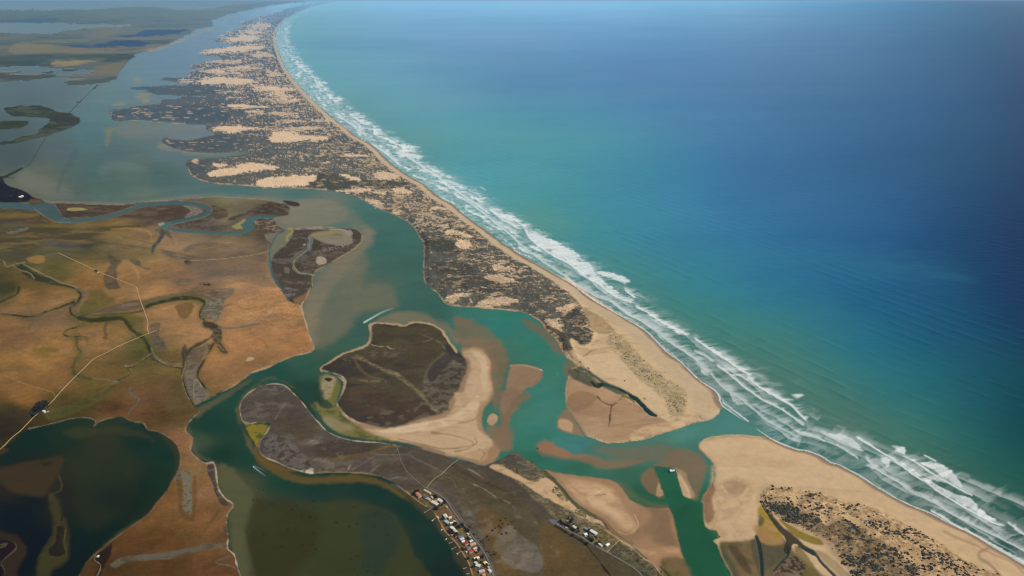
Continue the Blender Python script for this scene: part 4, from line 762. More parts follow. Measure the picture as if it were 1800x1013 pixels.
 ('S',K_BEACH,(140,120,84),.6,.7,"556,831 580,830 620,831 647,833 675,840 695,851 715,866",dict(w=1.5)),
 ('S',K_BEACH,(168,154,126),.6,.85,"475,748 470,758 458,775 456,792 466,804 488,813 508,823 532,829",dict(w=2)),
 ('S',K_BEACH,(170,158,134),.6,.85,"470,743 450,743 440,745 427,741 422,723 424,706 435,693 450,683 465,677 482,675 500,678 515,691 530,706 545,726 560,743 575,758 600,770 630,776 665,778 695,783",dict(w=1.4)),
 ('P',K_FLAT,(128,112,30),2,.95,"430,745 445,746 468,746 472,750 466,760 456,772 452,785 446,775 436,762",dict(tx=(20,.35,(76,80,34),.3))),
 ('P',K_FLAT,(96,72,22),2,.85,"452,796 468,808 492,818 520,829 500,828 474,820 456,810",{}),
]
LAYERS += [
 # F: dunes and sand at its eastern end
 ('P',K_DUNE,(92,84,62),2,.9,"880,812 905,800 925,808 945,822 960,838 990,868 1010,890 1040,905 1070,930 1110,962 1150,995 1150,1030 1130,1010 1100,990 1060,968 1020,945 985,920 950,890 920,860 895,835",dict(tx=(16,.4,(120,108,82),.4),scrub=1.2)),
 ('P',K_BEACH,(190,160,122),2,1,"862,822 875,818 900,830 912,838 940,848 955,842 965,842 985,860 1000,878 1018,896 1038,908 1058,916 1062,928 1050,922 1034,922 1030,914 1010,905 990,893 970,882 950,872 930,858 912,846 890,836",dict(tx=(26,.3,(168,140,104),.4))),
 ('P',K_MARSH,(86,78,66),1.5,.95,"900,798 912,800 925,812 942,824 948,836 935,838 915,832 900,824 885,818",dict(tx=(18,.35,(110,98,80),.3))),
 ('P',K_DUNE,(104,94,66),1.2,.95,"970,864 975,856 985,860 996,870 1000,880 994,884 984,878 974,870",dict(tx=(7,.45,(170,146,108),.35),scrub=2.5)),
 ('P',K_DUNE,(106,98,70),1.2,.95,"1012,896 1022,894 1030,902 1032,910 1024,916 1014,912 1008,903",dict(tx=(7,.4,(160,138,102),.35),scrub=2.5)),
 ('S',K_BEACH,(176,146,108),1,.9,"1030,918 1048,924 1068,936 1088,948 1110,962 1130,980 1148,992 1162,1010",dict(w=3)),
 ('P',K_DUNE,(112,98,66),2,.7,"1030,925 1050,926 1075,940 1086,950 1076,960 1068,972 1050,960 1030,946",dict(tx=(10,.4,(90,88,54),.3),scrub=1.2)),
 ('P',K_DUNE,(78,76,58),2,.85,"1086,954 1100,962 1130,985 1150,1005 1150,1040 1120,1000 1090,984 1072,972",dict(tx=(10,.35,(104,98,72),.3),scrub=1.5)),
 # sand bank I
 ('P',K_FLAT,(152,120,86),2,1,BANK_I,dict(land=True)),
 ('P',K_FLAT,(120,96,68),10,.85,"1120,885 1176,896 1188,930 1196,962 1180,968 1150,955 1140,940 1110,950 1090,940 1120,930 1140,905",{}),
 ('P',K_FLAT,(182,148,110),5,.95,"990,846 1030,846 1070,858 1085,872 1095,890 1112,908 1120,925 1112,938 1095,935 1082,922 1070,910 1045,898 1020,884 1005,868",dict(tx=(45,.35,(166,132,96),.5,2))),
 ('P',K_FLAT,(196,164,124),4,.8,"1032,872 1050,862 1070,864 1080,880 1060,882 1080,896 1100,912 1112,925 1100,932 1085,915 1060,898 1040,888",dict(tx=(24,.35,(178,146,106),.5,2))),
 _crk((142,112,80),1.2,"1000,850 1020,868 1040,872 1065,870",.6,.8),_crk((206,172,130),1.2,"1086,934 1100,940 1115,934 1122,922 1115,905",.5,1),_crk((146,114,82),2.5,"1130,930 1118,945 1098,946 1082,934",.5,1.5),_crk((210,178,136),1,"1034,880 1045,870 1060,862",.6,.8),
 ('P',K_FLAT,(176,140,104),4,.95,"1060,950 1090,950 1115,960 1140,968 1165,962 1188,962 1195,972 1180,976 1160,980 1150,990 1130,975 1105,958 1085,952",dict(tx=(26,.3,(160,126,92),.4,2))),
 ('P',K_FLAT,(106,88,58),4,.9,"1160,985 1180,980 1205,985 1216,1004 1230,1040 1180,1040 1166,1010",dict(tx=(20,.3,(86,80,40),.4))),
 ('S',K_LAGOON,(58,62,42),1,.95,"1160,996 1168,1004 1178,1016",dict(w=3)),
 ('P',K_LAGOON,(86,82,56),1.5,.95,"950,824 960,829 972,840 984,852 998,868 1002,878 1022,890 1040,900 1056,910 1048,912 1030,902 1012,890 998,878 984,860 970,844",{}),
 _crk((128,102,72),3.5,"1050,908 1066,918 1076,932 1090,946 1112,956",.8,1.5),_crk((70,66,48),2,"958,828 974,842 988,858 1000,874 1016,888",.5,1),
 ('S',K_FLAT,(150,104,70),.8,.7,"1176,895 1181,905 1187,922 1192,944 1198,970",dict(w=2.2,j=1.2)),
 # sand bars in the channel
 ('P',K_FLAT,(144,114,86),3.2,.92,"895,650 900,642 920,641 942,646 954,652 953,664 940,676 924,682 912,695 898,708 886,730 880,720 882,700 889,684 892,666",dict(tx=(50,.3,(140,108,80),.5))),
 ('S',K_FLAT,(178,146,108),1.2,.6,"896,643 918,642 938,646 950,651",dict(w=3)),
 ('P',K_FLAT,(172,140,106),1.5,.9,"858,733 866,727 874,732 874,742 864,748 857,742",{}),
 ('P',K_FLAT,(138,108,80),3,.9,"979,748 983,734 992,722 1004,720 1012,735 1022,750 1034,768 1012,765 990,760",{}),
 ('P',K_FLAT,(178,146,108),1.8,.95,"980,746 984,737 998,738 1008,748 1004,760 990,757",{}),
 ('S',None,(82,106,86),1.8,.85,"998,716 1008,734 1018,750 1026,764 1032,772",dict(w=3)),
 ('P',None,(124,102,78),6,.8,"882,694 912,688 932,698 908,714 896,742 902,772 884,792 866,772 876,744",{}),
 ('P',None,(150,108,80),3,.7,"946,784 956,776 972,781 988,789 1006,798 1030,800 1010,806 975,800 952,794",{}),
 ('P',K_BEACH,(190,160,124),1.2,1,"1190,832 1196,831 1202,840 1210,852 1215,862 1218,872 1212,876 1203,873 1198,862 1194,850",dict(land=True)),
 ('P',K_FLAT,(150,128,96),1.5,.85,"1184,823 1194,824 1206,832 1210,846 1216,858 1222,870 1216,876 1210,860 1200,842 1190,832",{}),
 ('P',K_FLAT,(172,140,104),1.5,.8,"1158,850 1162,852 1167,866 1160,873 1153,870",{}),
 # peninsula end: wet bar and the dark pool
 ('P',K_FLAT,(166,134,100),3,1,"1000,666 1008,660 1022,664 1040,674 1060,685 1080,694 1100,702 1120,712 1140,724 1158,734 1175,742 1185,746 1160,760 1130,770 1095,776 1065,776 1045,768 1030,760 1020,748 1010,735 1001,722 996,708 995,685",dict(tx=(60,.3,(154,122,90),.5,2))),
 ('P',K_BEACH,(196,166,128),3,.8,"1110,762 1140,748 1170,744 1200,742 1225,738 1200,750 1170,760 1140,768 1110,775",dict(tx=(16,.35,(176,144,108),.4,4))),
 ('P',K_FLAT,(178,144,108),3,.7,"1052,680 1075,678 1092,690 1080,704 1068,708 1052,696",{}),
 ('P',K_FLAT,(128,100,72),3,.6,"997,700 1010,690 1030,690 1050,700 1030,720 1010,725 1000,715",{}),
 ('P',K_LAGOON,(70,78,62),3,.9,"1000,650 1018,648 1036,660 1050,672 1075,680 1100,690 1090,696 1060,682 1040,680 1020,672 1002,662",{}),
 ('S',K_LAGOON,(36,58,56),1,1,"1052,677 1062,676 1076,680 1092,686 1108,696 1122,708 1135,720 1144,728 1152,731",dict(w=5)),
 ('P',K_LAGOON,(32,54,52),1,1,"1100,690 1112,694 1124,702 1136,714 1146,724 1156,731 1150,733 1142,731 1132,722 1118,708 1108,702",{}),
 ('S',K_LAGOON,(52,76,70),1.5,.9,"1017,646 1030,652 1045,662 1060,672 1085,684",dict(w=4.5)),
 _crk((44,46,32),3,"1040,672 1046,678 1052,682 1058,676",.85,1.2),_crk((60,58,40),2.5,"1010,650 1018,656 1014,664",.6,1.5),
 _crk((96,84,48),2.2,"1104,692 1092,702 1082,710 1075,713 1060,708 1050,698",.8,1),_crk((90,78,52),1.8,"1075,713 1073,725 1072,738 1070,750",.85,.8),_crk((112,104,50),5,"1094,698 1106,702 1114,708",.8,1.5),_crk((110,90,56),2,"1082,710 1100,712 1118,710",.5,1),
 _crk((92,70,50),2.2,"950,566 968,580 984,592 992,606 998,618 1006,630",.6,1.2),('S',K_BEACH,(178,140,102),.6,.85,"905,546 918,548 932,554 947,562 957,572 964,584 974,592 984,604 989,617 997,628 1008,636 1018,644",dict(w=2.4)),
 _crk((84,76,58),3.5,"962,576 976,582 990,592 998,606 1004,618",.75,1.2),
 _crk((110,90,66),1,"1026,628 1040,618 1060,612",.5,.8),_crk((140,116,84),1.2,"1010,612 1030,615 1050,600 1076,590 1080,586",.4,1.2),_crk((200,174,132),1.4,"990,556 1004,545 1020,536 1024,530",.7,.8),_crk((204,176,136),1.8,"970,500 990,508 1010,520 1020,534",.6,1.5),
 ('S',K_BEACH,(184,156,118),.6,.9,"757,506 770,516 777,526 787,535 810,538 845,541 875,543 905,546",dict(w=2)),
 ('S',K_BEACH,(150,126,96),.6,.85,"745,430 746,448 745,465 746,490 750,500",dict(w=2.2)),('S',K_BEACH,(150,128,100),.6,.7,"635,351 650,359 670,369 690,376 710,386 722,394 732,406 740,420",dict(w=1.6)),
 ('S',K_BEACH,(190,160,130),.6,.8,"332,298 335,305 345,313 362,319 385,323 412,325 450,327.5 487,330 525,331 550,332 575,334",dict(w=1.3)),
 ('S',K_BEACH,(176,156,132),.5,.7,"197,212 210,215 225,213 250,212.5 280,215.5 325,217.5",dict(w=1)),('S',K_BEACH,(150,132,108),.6,.6,"287,254 305,261 330,268 380,269.5 420,268",dict(w=1.6)),
 # spit G
 ('P',K_BEACH,(196,168,130),1.2,1,SPIT_G,dict(land=True,tx=(50,.3,(188,160,122),.5,4))),
 ('P',K_FLAT,(176,146,110),5,.9,"1252,820 1262,850 1290,838 1315,850 1320,875 1300,920 1325,940 1290,950 1262,945 1240,926 1238,880 1246,860",dict(tx=(22,.4,(192,162,124),.5,2,.9))),
 ('P',K_FLAT,(128,98,70),3,.85,"1240,866 1252,850 1258,862 1250,880 1256,905 1248,920 1240,918 1237,890",{}),
 ('P',K_FLAT,(152,122,90),3,.7,"1270,850 1290,845 1310,856 1300,870 1280,866",{}),
 ('P',K_BEACH,(184,154,118),1.2,.9,"1256,930 1266,926 1276,936 1280,948 1268,946",{}),
 ('P',K_FLAT,(112,92,62),4,1,"1262,955 1290,952 1320,950 1330,940 1335,905 1345,905 1400,975 1450,1012 1500,1060 1500,1300 1360,1300 1290,1020 1275,990",dict(tx=(40,.4,(92,84,50),.5))),
 ('P',K_FLAT,(72,78,56),4,.8,"1262,960 1280,975 1300,1012 1320,1060 1300,1060 1284,1012",{}),
 ('P',K_FLAT,(60,44,34),2.5,.6,"1280,960 1300,968 1320,1000 1318,1012 1300,995",{}),
 ('P',K_FLAT,(150,128,34),3,.9,"1332,900 1340,888 1352,905 1366,925 1376,945 1365,955 1350,945 1338,930 1345,915",dict(tx=(20,.3,(172,136,80),.4))),
 ('P',K_FLAT,(160,124,76),3,.8,"1325,925 1345,930 1375,950 1372,958 1345,958 1330,945",{}),
 ('P',K_FLAT,(80,74,54),3,.85,"1320,950 1350,960 1385,965 1375,985 1350,1000 1340,1020 1330,1000",{}),
 ('P',K_LAGOON,(54,52,42),1.5,.95,"1336,883 1348,893 1362,912 1376,926 1392,938 1404,950 1416,960 1436,972 1430,978 1412,968 1400,958 1392,960 1386,976 1376,968 1380,950 1366,930 1350,908",{}),
 ('S',K_LAGOON,(34,52,56),1.2,.95,"1329,944 1334,958 1338,985 1340,1020",dict(w=6)),
 ('S',K_LAGOON,(40,54,56),1.2,.9,"1388,962 1384,978 1372,990 1360,1004",dict(w=4)),('S',K_LAGOON,(40,56,58),1.2,.95,"1404,962 1430,972 1444,990 1460,1006 1474,1020",dict(w=5)),
 ('P',K_FLAT,(128,110,40),2,.95,"1370,915 1384,922 1402,932 1420,940 1440,950 1448,960 1430,958 1410,950 1392,940",{}),
 ('S',K_BEACH,(182,154,116),.8,.85,"1340,886 1356,902 1372,912 1392,922 1412,932 1440,948 1458,962 1468,978 1485,995 1500,1012",dict(w=2)),
 ('P',K_FLAT,(106,94,46),3,.8,"1396,962 1410,965 1425,985 1440,1012 1420,1012 1404,990",{}),
 ('P',K_MARSH,(112,96,80),1.5,.95,"1358,1016 1370,996 1384,982 1396,978 1410,984 1416,998 1412,1012 1400,1040 1370,1040",dict(tx=(7,.45,(66,54,44),.3))),
 ('P',K_FLAT,(150,128,92),2,.8,"1432,970 1452,975 1480,1000 1500,1020 1484,1020 1456,995",{}),
 ('P',K_DUNE,(158,130,94),3,.95,"1336,882 1345,862 1362,858 1392,862 1420,868 1455,875 1490,885 1530,895 1560,908 1590,922 1620,940 1650,955 1680,975 1700,990 1740,1004 1760,1012 1800,1060 1520,1060 1500,1012 1480,990 1465,968 1440,948 1410,932 1375,912 1352,900",dict(tx=(12,.5,(186,156,118),.35),scrub=3.6)),
 ('P',K_DUNE,(96,82,60),5,.8,"1346,886 1380,888 1400,900 1440,915 1470,925 1490,915 1510,925 1530,945 1560,960 1590,990 1610,1005 1600,1030 1520,1030 1500,1005 1475,975 1450,952 1410,930 1370,908",dict(tx=(9,.36,(140,118,88),.3),scrub=13)),
 ('P',K_BEACH,(190,160,120),1.5,.85,"1435,902 1450,910 1462,918 1455,928 1445,922",{}),('P',K_BEACH,(192,162,122),1.5,.85,"1482,910 1500,912 1520,925 1515,932 1495,922",{}),('P',K_BEACH,(190,160,120),1.5,.7,"1395,872 1420,868 1412,880 1400,888 1390,882",{}),
 ('P',K_BEACH,(176,146,108),2,.6,"1590,970 1620,975 1640,990 1620,998 1600,990",{}),
 _crk((128,102,76),5,"1735,966 1722,972 1722,982 1738,992 1752,1008 1760,1030",.5,2.5),_crk((150,122,90),3,"1660,936 1690,950 1712,958 1745,975 1780,990 1800,1010",.5,2),
 _crk((176,146,108),1.4,"1440,876 1500,890 1560,905 1620,935",.4,1),
 ('S',K_BEACH,(112,88,62),1.5,.75,"1234,776 1228,786 1236,797 1249,808 1257,822 1258,838 1252,852",dict(w=3)),
 ('S',K_BEACH,(150,124,92),2,.6,"1350,772 1325,769 1290,767 1256,770 1238,777",dict(w=5)),
 ('P',K_LAGOON,(42,94,70),1.2,.95,"1151,821 1170,821 1187,826 1188,836 1195,851 1199,871 1215,879 1222,884 1232,884 1236,890 1236,925 1257,932 1264,944 1252,950 1258,962 1270,986 1285,1014 1300,1070 1400,1300 1310,1300 1240,1060 1219,1009 1209,989 1199,974 1192,944 1187,921 1180,899 1175,884 1165,859 1157,836",dict(tx=(120,.5,(36,86,62),.6),j=1.6)),
 ('P',K_LAGOON,(34,80,58),5,.7,"1185,900 1230,890 1240,930 1256,945 1262,970 1290,1060 1240,1060 1200,970",{}),
 ('P',K_LAGOON,(62,118,112),1,.75,"975,779 985,770 1000,772 1020,775 1034,778 1026,790 1015,797 1008,799 1000,791 988,786 982,787",{}),
 # roads
 _road((150,128,80),1.1,"8,661 30,670 50,678 70,684 84,688 94,692 98,701",.8),_road((136,122,84),1,"103,446 86,448 72,453",.5),
 _road((166,146,106),1,"332,459 375,457 420,453 450,448 472,442",.75,.6),
 ('P',K_MARSH,(28,26,18),1.5,.9,"54,728 60,714 72,708 82,707 88,714 76,722 66,730 56,734",{}),
 _road((136,128,112),.9,"755,858 772,866 788,879 800,897 815,917 830,937 845,957 858,977 865,994 870,1012",.55,.5),
 _road((142,132,112),.9,"781,884 793,902 808,922 823,942 838,962 851,981 858,998 862,1012",.7,.5),
 ('P',K_ROAD,(104,104,108),1,.95,"963,915 970,913 976,915 984,921 980,925 970,922",{}),
 _road((150,136,110),.9,"984,922 1002,932 1027,946 1052,961 1070,971",.5,.5),_crk((52,44,32),2.4,"978,927 996,938 1018,950 1032,960 1040,972 1052,985 1062,1000 1072,1012",.8,1),
 _road((160,138,104),.8,"785,888 775,893 768,896",.7,.4),
]
_w = random.Random(8)
for _k in range(80):
    _x, _y = _w.choice([(600, 970, 90, 40), (560, 960, 60, 50), (660, 1000, 80, 20), (560, 890, 110, 14), (640, 930, 90, 50), (480, 880, 50, 16), (200, 840, 70, 35), (190, 800, 50, 18)])[:2], 0
    _c = _x; _q = {600: (90, 40), 560: (90, 45), 660: (80, 16), 640: (90, 45), 480: (50, 16), 200: (60, 32), 190: (45, 16)}[_c[0]]
    _px, _py = _c[0]+_w.gauss(0, .5)*_q[0], _c[1]+_w.gauss(0, .5)*_q[1]
    if _py > 1011 or _px < 440 and _c[0] > 400: continue
    _r = .7+1.3*_w.random()
    LAYERS.append(('P', None, (32, 36, 26), 1.0, .6, '%f,%f %f,%f %f,%f %f,%f' % (_px-_r*1.4, _py, _px, _py-_r*.8, _px+_r*1.4, _py+.2, _px, _py+_r*.8), {}))
for _k in range(16):
    _t = _k/15; _x = 552+_t*78; _y = 560-_t*112
    LAYERS.append(('S', None, (78, 100, 88), 1.5, .45, '%f,%f %f,%f %f,%f' % (_x, _y, _x+8, _y-5, _x+20, _y-8), dict(w=1.6)))
BREAKERS = [
 (9,1.0,"922,404 932,420 950,435 972,450 995,461 1012,473 1030,488 1050,499 1075,518 1095,528 1108,532"),
 (5,.95,"1100,511 1107,518 1115,523"),
 (6,.9,"1120,541 1140,551 1162,566 1187,579 1207,589"),
 (6,.95,"1222,597 1245,613 1270,629 1295,647 1317,659"),
 (7,.9,"1315,662 1330,677 1350,691 1370,703 1392,715 1415,738"),
 (5,.75,"1262,645 1285,661 1305,678 1325,693 1350,708 1375,721 1395,736 1412,747"),
 (4.5,.6,"1222,618 1240,626 1250,634"),
 (11,.62,"1020,506 1050,523 1075,531 1100,551 1130,567 1150,579 1175,600 1200,616 1225,636 1238,650"),
 (3,.7,"1075,529 1100,548 1125,564 1145,577"),
 (6,.5,"1250,658 1270,681 1300,701 1325,721 1347,741 1375,755 1400,768"),
 (1.5,.6,"1270,708 1290,723 1315,741"),
 (3,.95,"1507,770 1525,780 1550,796 1567,806"),(6,.9,"1567,806 1590,824 1620,844 1650,864 1682,885 1710,901 1740,916 1760,924"),
 (1.6,.9,"1588,803 1615,819 1650,840 1687,860 1708,870"),
 (7,.62,"1445,761 1480,780 1510,793"),(4.5,.75,"1400,759 1425,766 1450,776"),(4,.6,"1470,782 1487,792 1505,805"),
 (8,.62,"1522,806 1535,820 1550,832 1575,847 1600,865 1637,882 1675,905 1725,930 1775,955 1800,970"),
 (3.5,.8,"1637,899 1675,921 1712,939 1740,956 1775,976 1800,990"),
 (4,.7,"1772,920 1785,930 1800,940"),(1.4,.8,"1625,801 1634,806 1643,811"),(1.4,.7,"1475,819 1486,827"),
 (7,.8,"700,268 722,280 745,296 770,312 790,328"),(6,.8,"795,330 815,345 840,362 858,375"),(6,.8,"865,372 880,385 895,393 908,400"),
 (5,.7,"820,352 845,372 870,392 895,412 915,430"),(5,.65,"915,430 940,450 965,468 990,484 1010,500"),
 (6,.8,"590,200 610,215 625,225 640,238"),(4,.8,"625,215 632,222"),(5,.8,"655,255 680,272 700,290"),(4,.8,"560,145 566,152"),(4,.75,"553,140 557,148 565,160"),
]
FOAM_PATCH = [
 (.95,"925,408 938,408 952,413 970,421 990,430 1010,440 1021,452 1010,462 992,456 972,447 950,433 932,419"),
 (.9,"1000,462 1015,456 1038,462 1045,474 1058,488 1080,506 1098,524 1085,520 1060,505 1035,488 1012,472"),
 (.92,"1042,477 1056,475 1075,479 1095,484 1109,494 1096,500 1080,495 1060,488"),
 (.9,"935,400 944,401 950,405 942,406"),(.8,"984,433 998,431 993,436"),(.9,"1101,511 1112,515 1128,517 1117,522 1108,519"),
 (.9,"1126,541 1140,549 1160,561 1185,574 1206,585 1200,590 1180,580 1158,566 1138,553"),
 (.9,"1228,597 1246,608 1270,623 1295,641 1313,650 1317,658 1308,658 1290,646 1268,630 1244,614"),
 (.9,"1560,781 1575,781 1592,787 1593,797 1590,802 1578,795 1566,787"),
 (.92,"1600,808 1620,811 1640,811 1660,817 1676,828 1690,844 1692,858 1676,854 1655,840 1632,826 1612,816"),
 (.9,"1567,802 1590,812 1620,832 1650,852 1680,868 1705,872 1716,884 1722,894 1740,906 1757,920 1740,916 1712,900 1680,883 1650,864 1620,844 1588,820"),
 (.8,"1548,803 1560,800 1568,812 1560,824 1548,814"),(.75,"1520,818 1535,812 1546,818 1540,828 1528,826"),
 (.85,"1388,693 1400,691 1416,691 1408,699 1399,701"),(.85,"1425,717 1433,717 1430,721"),(.8,"1772,920 1786,921 1792,932 1800,938 1788,936"),
 (.7,"1450,760 1478,764 1500,772 1514,784 1508,792 1490,784 1470,774"),(.6,"1438,764 1448,772 1440,778 1425,770 1418,764"),
 (.85,"690,265 715,268 745,275 737,282 715,278 700,276"),(.8,"735,292 765,303 750,305 735,300"),(.8,"800,336 818,336 824,340 810,342"),(.7,"832,332 840,335 835,338"),(.7,"845,328 855,333 848,334"),
 (.85,"868,372 890,376 908,388 895,392 880,384"),(.8,"628,222 640,224 638,230 628,228"),(.85,"561,143 575,144 572,149 563,148"),(.8,"562,153 578,156 568,159"),(.8,"610,197 635,200 622,204 612,202"),(.8,"648,243 660,247 652,250"),
]
WAKES = [(2.0,1,"640,567 654,559 668,551 682,545 694,541"),(1.5,.55,"446,821 452,826 460,832 468,838"),(1,.3,"446,819 456,823 468,829"),(.8,.3,"980,657 981,662")]
# ================================================================ meshes of the ground and the water
LIT = np.array((1.0, 1.05, 1.12))          # light leaving a white sheet on the ground, through the air near it
AIR = np.array((.10, .20, .35))          # light of the fully hazy air
SKY_SPEC = np.array((.004, .006, .01))
make_grid(1.5)
build_map()
MPX = np.sqrt(WX**2+WY**2+ALT**2)/FPX
LM = np.clip(LD, -99, 14)*MPX*1.2
dunish = box_blur((KIND == K_DUNE).astype(float), 5)
landish = LD > 0
HGT = sst(0, 14, LM)*1.0 + sst(0, 60, LM)*1.2
relief = np.clip(fbm(170, 81, 4, .3, 1.6)*.6+.5, 0, 1.5)*9+np.abs(fbm(40, 82, 3))*3.2
HGT = HGT+dunish*sst(4, 30, LM)*relief*np.clip(1.1-SP/400, .25, 1)+sst(10, 40, LM)*(1-dunish)*(.7*fbm(90, 83, 4)+.35*fbm(14, 84, 2))
HGT = np.where(landish, np.maximum(HGT, .05), 0)
water = (KIND == K_LAGOON) | (KIND == K_SEA) | (KIND == K_SURF)
HGT = np.where(water, np.minimum(HGT, .3), HGT)
HGT = np.where((KIND == K_SEA) | (KIND == K_SURF), SWELL*1.35+FOAM*.9, HGT)
DIST = np.sqrt(WX**2+WY**2+ALT**2)
def albedo(rgb, dist, is_water=None):
    """colour of the thing itself from how it looks through the air at that distance"""
    T = np.exp(-dist*HAZE_DENSITY)[..., None]
    c = (rgb-AIR*(1-T))/T
    if is_water is not None:
        cosv = np.clip(ALT/dist, 0, 1)[..., None]; fr = .02+.98*(1-cosv)**5
        fr = np.minimum(fr, .35)
        c = c-np.where(is_water[..., None], fr*SKY_SPEC, 0)
    return np.clip(c/LIT, .003, .85)
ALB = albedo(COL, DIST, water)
def height_at(px, py):
    fx = np.clip(np.interp(px, XS, np.arange(NX)), 0, NX-1.001); fy = np.clip(np.interp(py, YS, np.arange(NY)), 0, NY-1.001)
    i, j = int(fx), int(fy); fx -= i; fy -= j
    return float((HGT[j, i]*(1-fx)+HGT[j, i+1]*fx)*(1-fy)+(HGT[j+1, i]*(1-fx)+HGT[j+1, i+1]*fx)*fy)
def look(c, px, py):
    x, y = ground(px, py); d = math.sqrt(float(x)**2+float(y)**2+ALT**2)
    return albedo(lin(c), np.array(d))

# ---------------------------------------------------------------- materials
def nodes_mat(name):
    m = bpy.data.materials.new(name); m.use_nodes = True; nt = m.node_tree
    return m, nt, nt.nodes['Principled BSDF']
def ground_mat(name, rough, spec, grain, scale):
    m, nt, b = nodes_mat(name)
    at = nt.nodes.new('ShaderNodeAttribute'); at.attribute_name = 'Col'
    tc = nt.nodes.new('ShaderNodeTexCoord')
    n1 = nt.nodes.new('ShaderNodeTexNoise'); n1.inputs['Scale'].default_value = scale; n1.inputs['Detail'].default_value = 5; n1.inputs['Roughness'].default_value = .7
    nt.links.new(tc.outputs['Object'], n1.inputs['Vector'])
    mr = nt.nodes.new('ShaderNodeMapRange'); mr.inputs[1].default_value = .3; mr.inputs[2].default_value = .7; mr.inputs[3].default_value = 1-grain; mr.inputs[4].default_value = 1+grain
    nt.links.new(n1.outputs[0], mr.inputs[0])
    mx = nt.nodes.new('ShaderNodeVectorMath'); mx.operation = 'SCALE'
    nt.links.new(at.outputs['Color'], mx.inputs[0]); nt.links.new(mr.outputs[0], mx.inputs['Scale']); nt.links.new(mx.outputs[0], b.inputs['Base Color'])
    b.inputs['Roughness'].default_value = rough; b.inputs['Specular IOR Level'].default_value = spec
    return m
MAT_DRY = ground_mat('dry_ground', 1.0, 0.0, .17, .11)
MAT_DUNE = ground_mat('dune_ground', 1.0, 0.0, .50, .12)
MAT_SAND = ground_mat('sand', 1.0, 0.0, .07, .05)
MAT_WET = ground_mat('wet_sand', .7, .15, .05, .04)
def water_mat(name, rough, bump, wave):
    m = ground_mat(name, rough, .015, .05, .02); nt = m.node_tree; b = nt.nodes['Principled BSDF']; b.inputs['IOR'].default_value = 1.33
    tc = nt.nodes.new('ShaderNodeTexCoord'); mp = nt.nodes.new('ShaderNodeMapping'); mp.inputs['Rotation'].default_value = (0, 0, .45); mp.inputs['Scale'].default_value = (.35, 1, 1)
    n = nt.nodes.new('ShaderNodeTexNoise'); n.inputs['Scale'].default_value = 1/wave; n.inputs['Detail'].default_value = 4
    nt.links.new(tc.outputs['Object'], mp.inputs[0]); nt.links.new(mp.outputs[0], n.inputs['Vector'])
    bp = nt.nodes.new('ShaderNodeBump'); bp.inputs['Strength'].default_value = 1.0; bp.inputs['Distance'].default_value = bump
    nt.links.new(n.outputs[0], bp.inputs['Height']); nt.links.new(bp.outputs[0], b.inputs['Normal'])
    return m
MAT_SEA = water_mat('sea_water', .32, 2.4, 30.0)
MAT_LAGOON = water_mat('lagoon_water', .22, .5, 14.0)
MAT_FOAM = ground_mat('sea_foam', .8, .3, .12, .12)

# ---------------------------------------------------------------- one sheet, cut into the things it is made of
FACE_KIND = KIND[:-1, :-1].copy()
PARTS = {K_LAGOON: ('lagoon', MAT_LAGOON), K_SEA: ('sea', MAT_SEA), K_SURF: ('surf', MAT_FOAM), K_PADDOCK: ('grassland', MAT_DRY), K_MARSH: ('marsh', MAT_DRY),
         K_DUNE: ('dunes', MAT_DUNE), K_BEACH: ('beach', MAT_SAND), K_FLAT: ('sand_flat', MAT_WET)}
def sheet(name, faces, mat):
    jj, ii = np.nonzero(faces)
    q = np.stack([jj*NX+ii, (jj+1)*NX+ii, (jj+1)*NX+ii+1, jj*NX+ii+1], 1)
    u, inv = np.unique(q, return_inverse=True); q = inv.reshape(q.shape)
    co = np.stack([WX.ravel()[u], WY.ravel()[u], HGT.ravel()[u]], 1).astype(np.float32)
    me = bpy.data.meshes.new(name); me.vertices.add(len(u)); me.vertices.foreach_set('co', co.ravel())
    me.loops.add(q.size); me.loops.foreach_set('vertex_index', q.ravel().astype(np.int32))
    me.polygons.add(len(q)); me.polygons.foreach_set('loop_start', np.arange(0, q.size, 4, dtype=np.int32)); me.polygons.foreach_set('loop_total', np.full(len(q), 4, np.int32))
    me.polygons.foreach_set('use_smooth', np.ones(len(q), bool))
    me.update(calc_edges=True)
    a = me.color_attributes.new('Col', 'FLOAT_COLOR', 'POINT'); c = np.ones((len(u), 4), np.float32); c[:, :3] = ALB.reshape(-1, 3)[u]
    a.data.foreach_set('color', c.ravel()); me.materials.append(mat)
    o = bpy.data.objects.new(name, me); scene.collection.objects.link(o)
    o['kind'] = 'stuff' if name == 'surf' else 'structure'
    return o
LABELS = {'surf': ('white breakers and torn foam rolling in along the ocean beach', 'surf'), 'sea': ('open ocean, turquoise by the beach and deep blue far out', 'sea'),
 'lagoon': ('green and grey lagoon water with winding channels', 'lagoon'), 'grassland': ('dry orange brown paddocks cut by dark creeks', 'grassland'),
 'marsh': ('dark brown salt marsh islands and creek margins', 'marsh'), 'dunes': ('long sand dune peninsula patched with dark scrub', 'dunes'),
 'beach': ('pale ocean beach and dry sand spits at the river mouth', 'beach'), 'sand_flat': ('wet brown sand flats beside the channels', 'sand flat')}
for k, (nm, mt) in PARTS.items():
    o = sheet(nm, FACE_KIND == k, mt); o['label'], o['category'] = LABELS[nm]

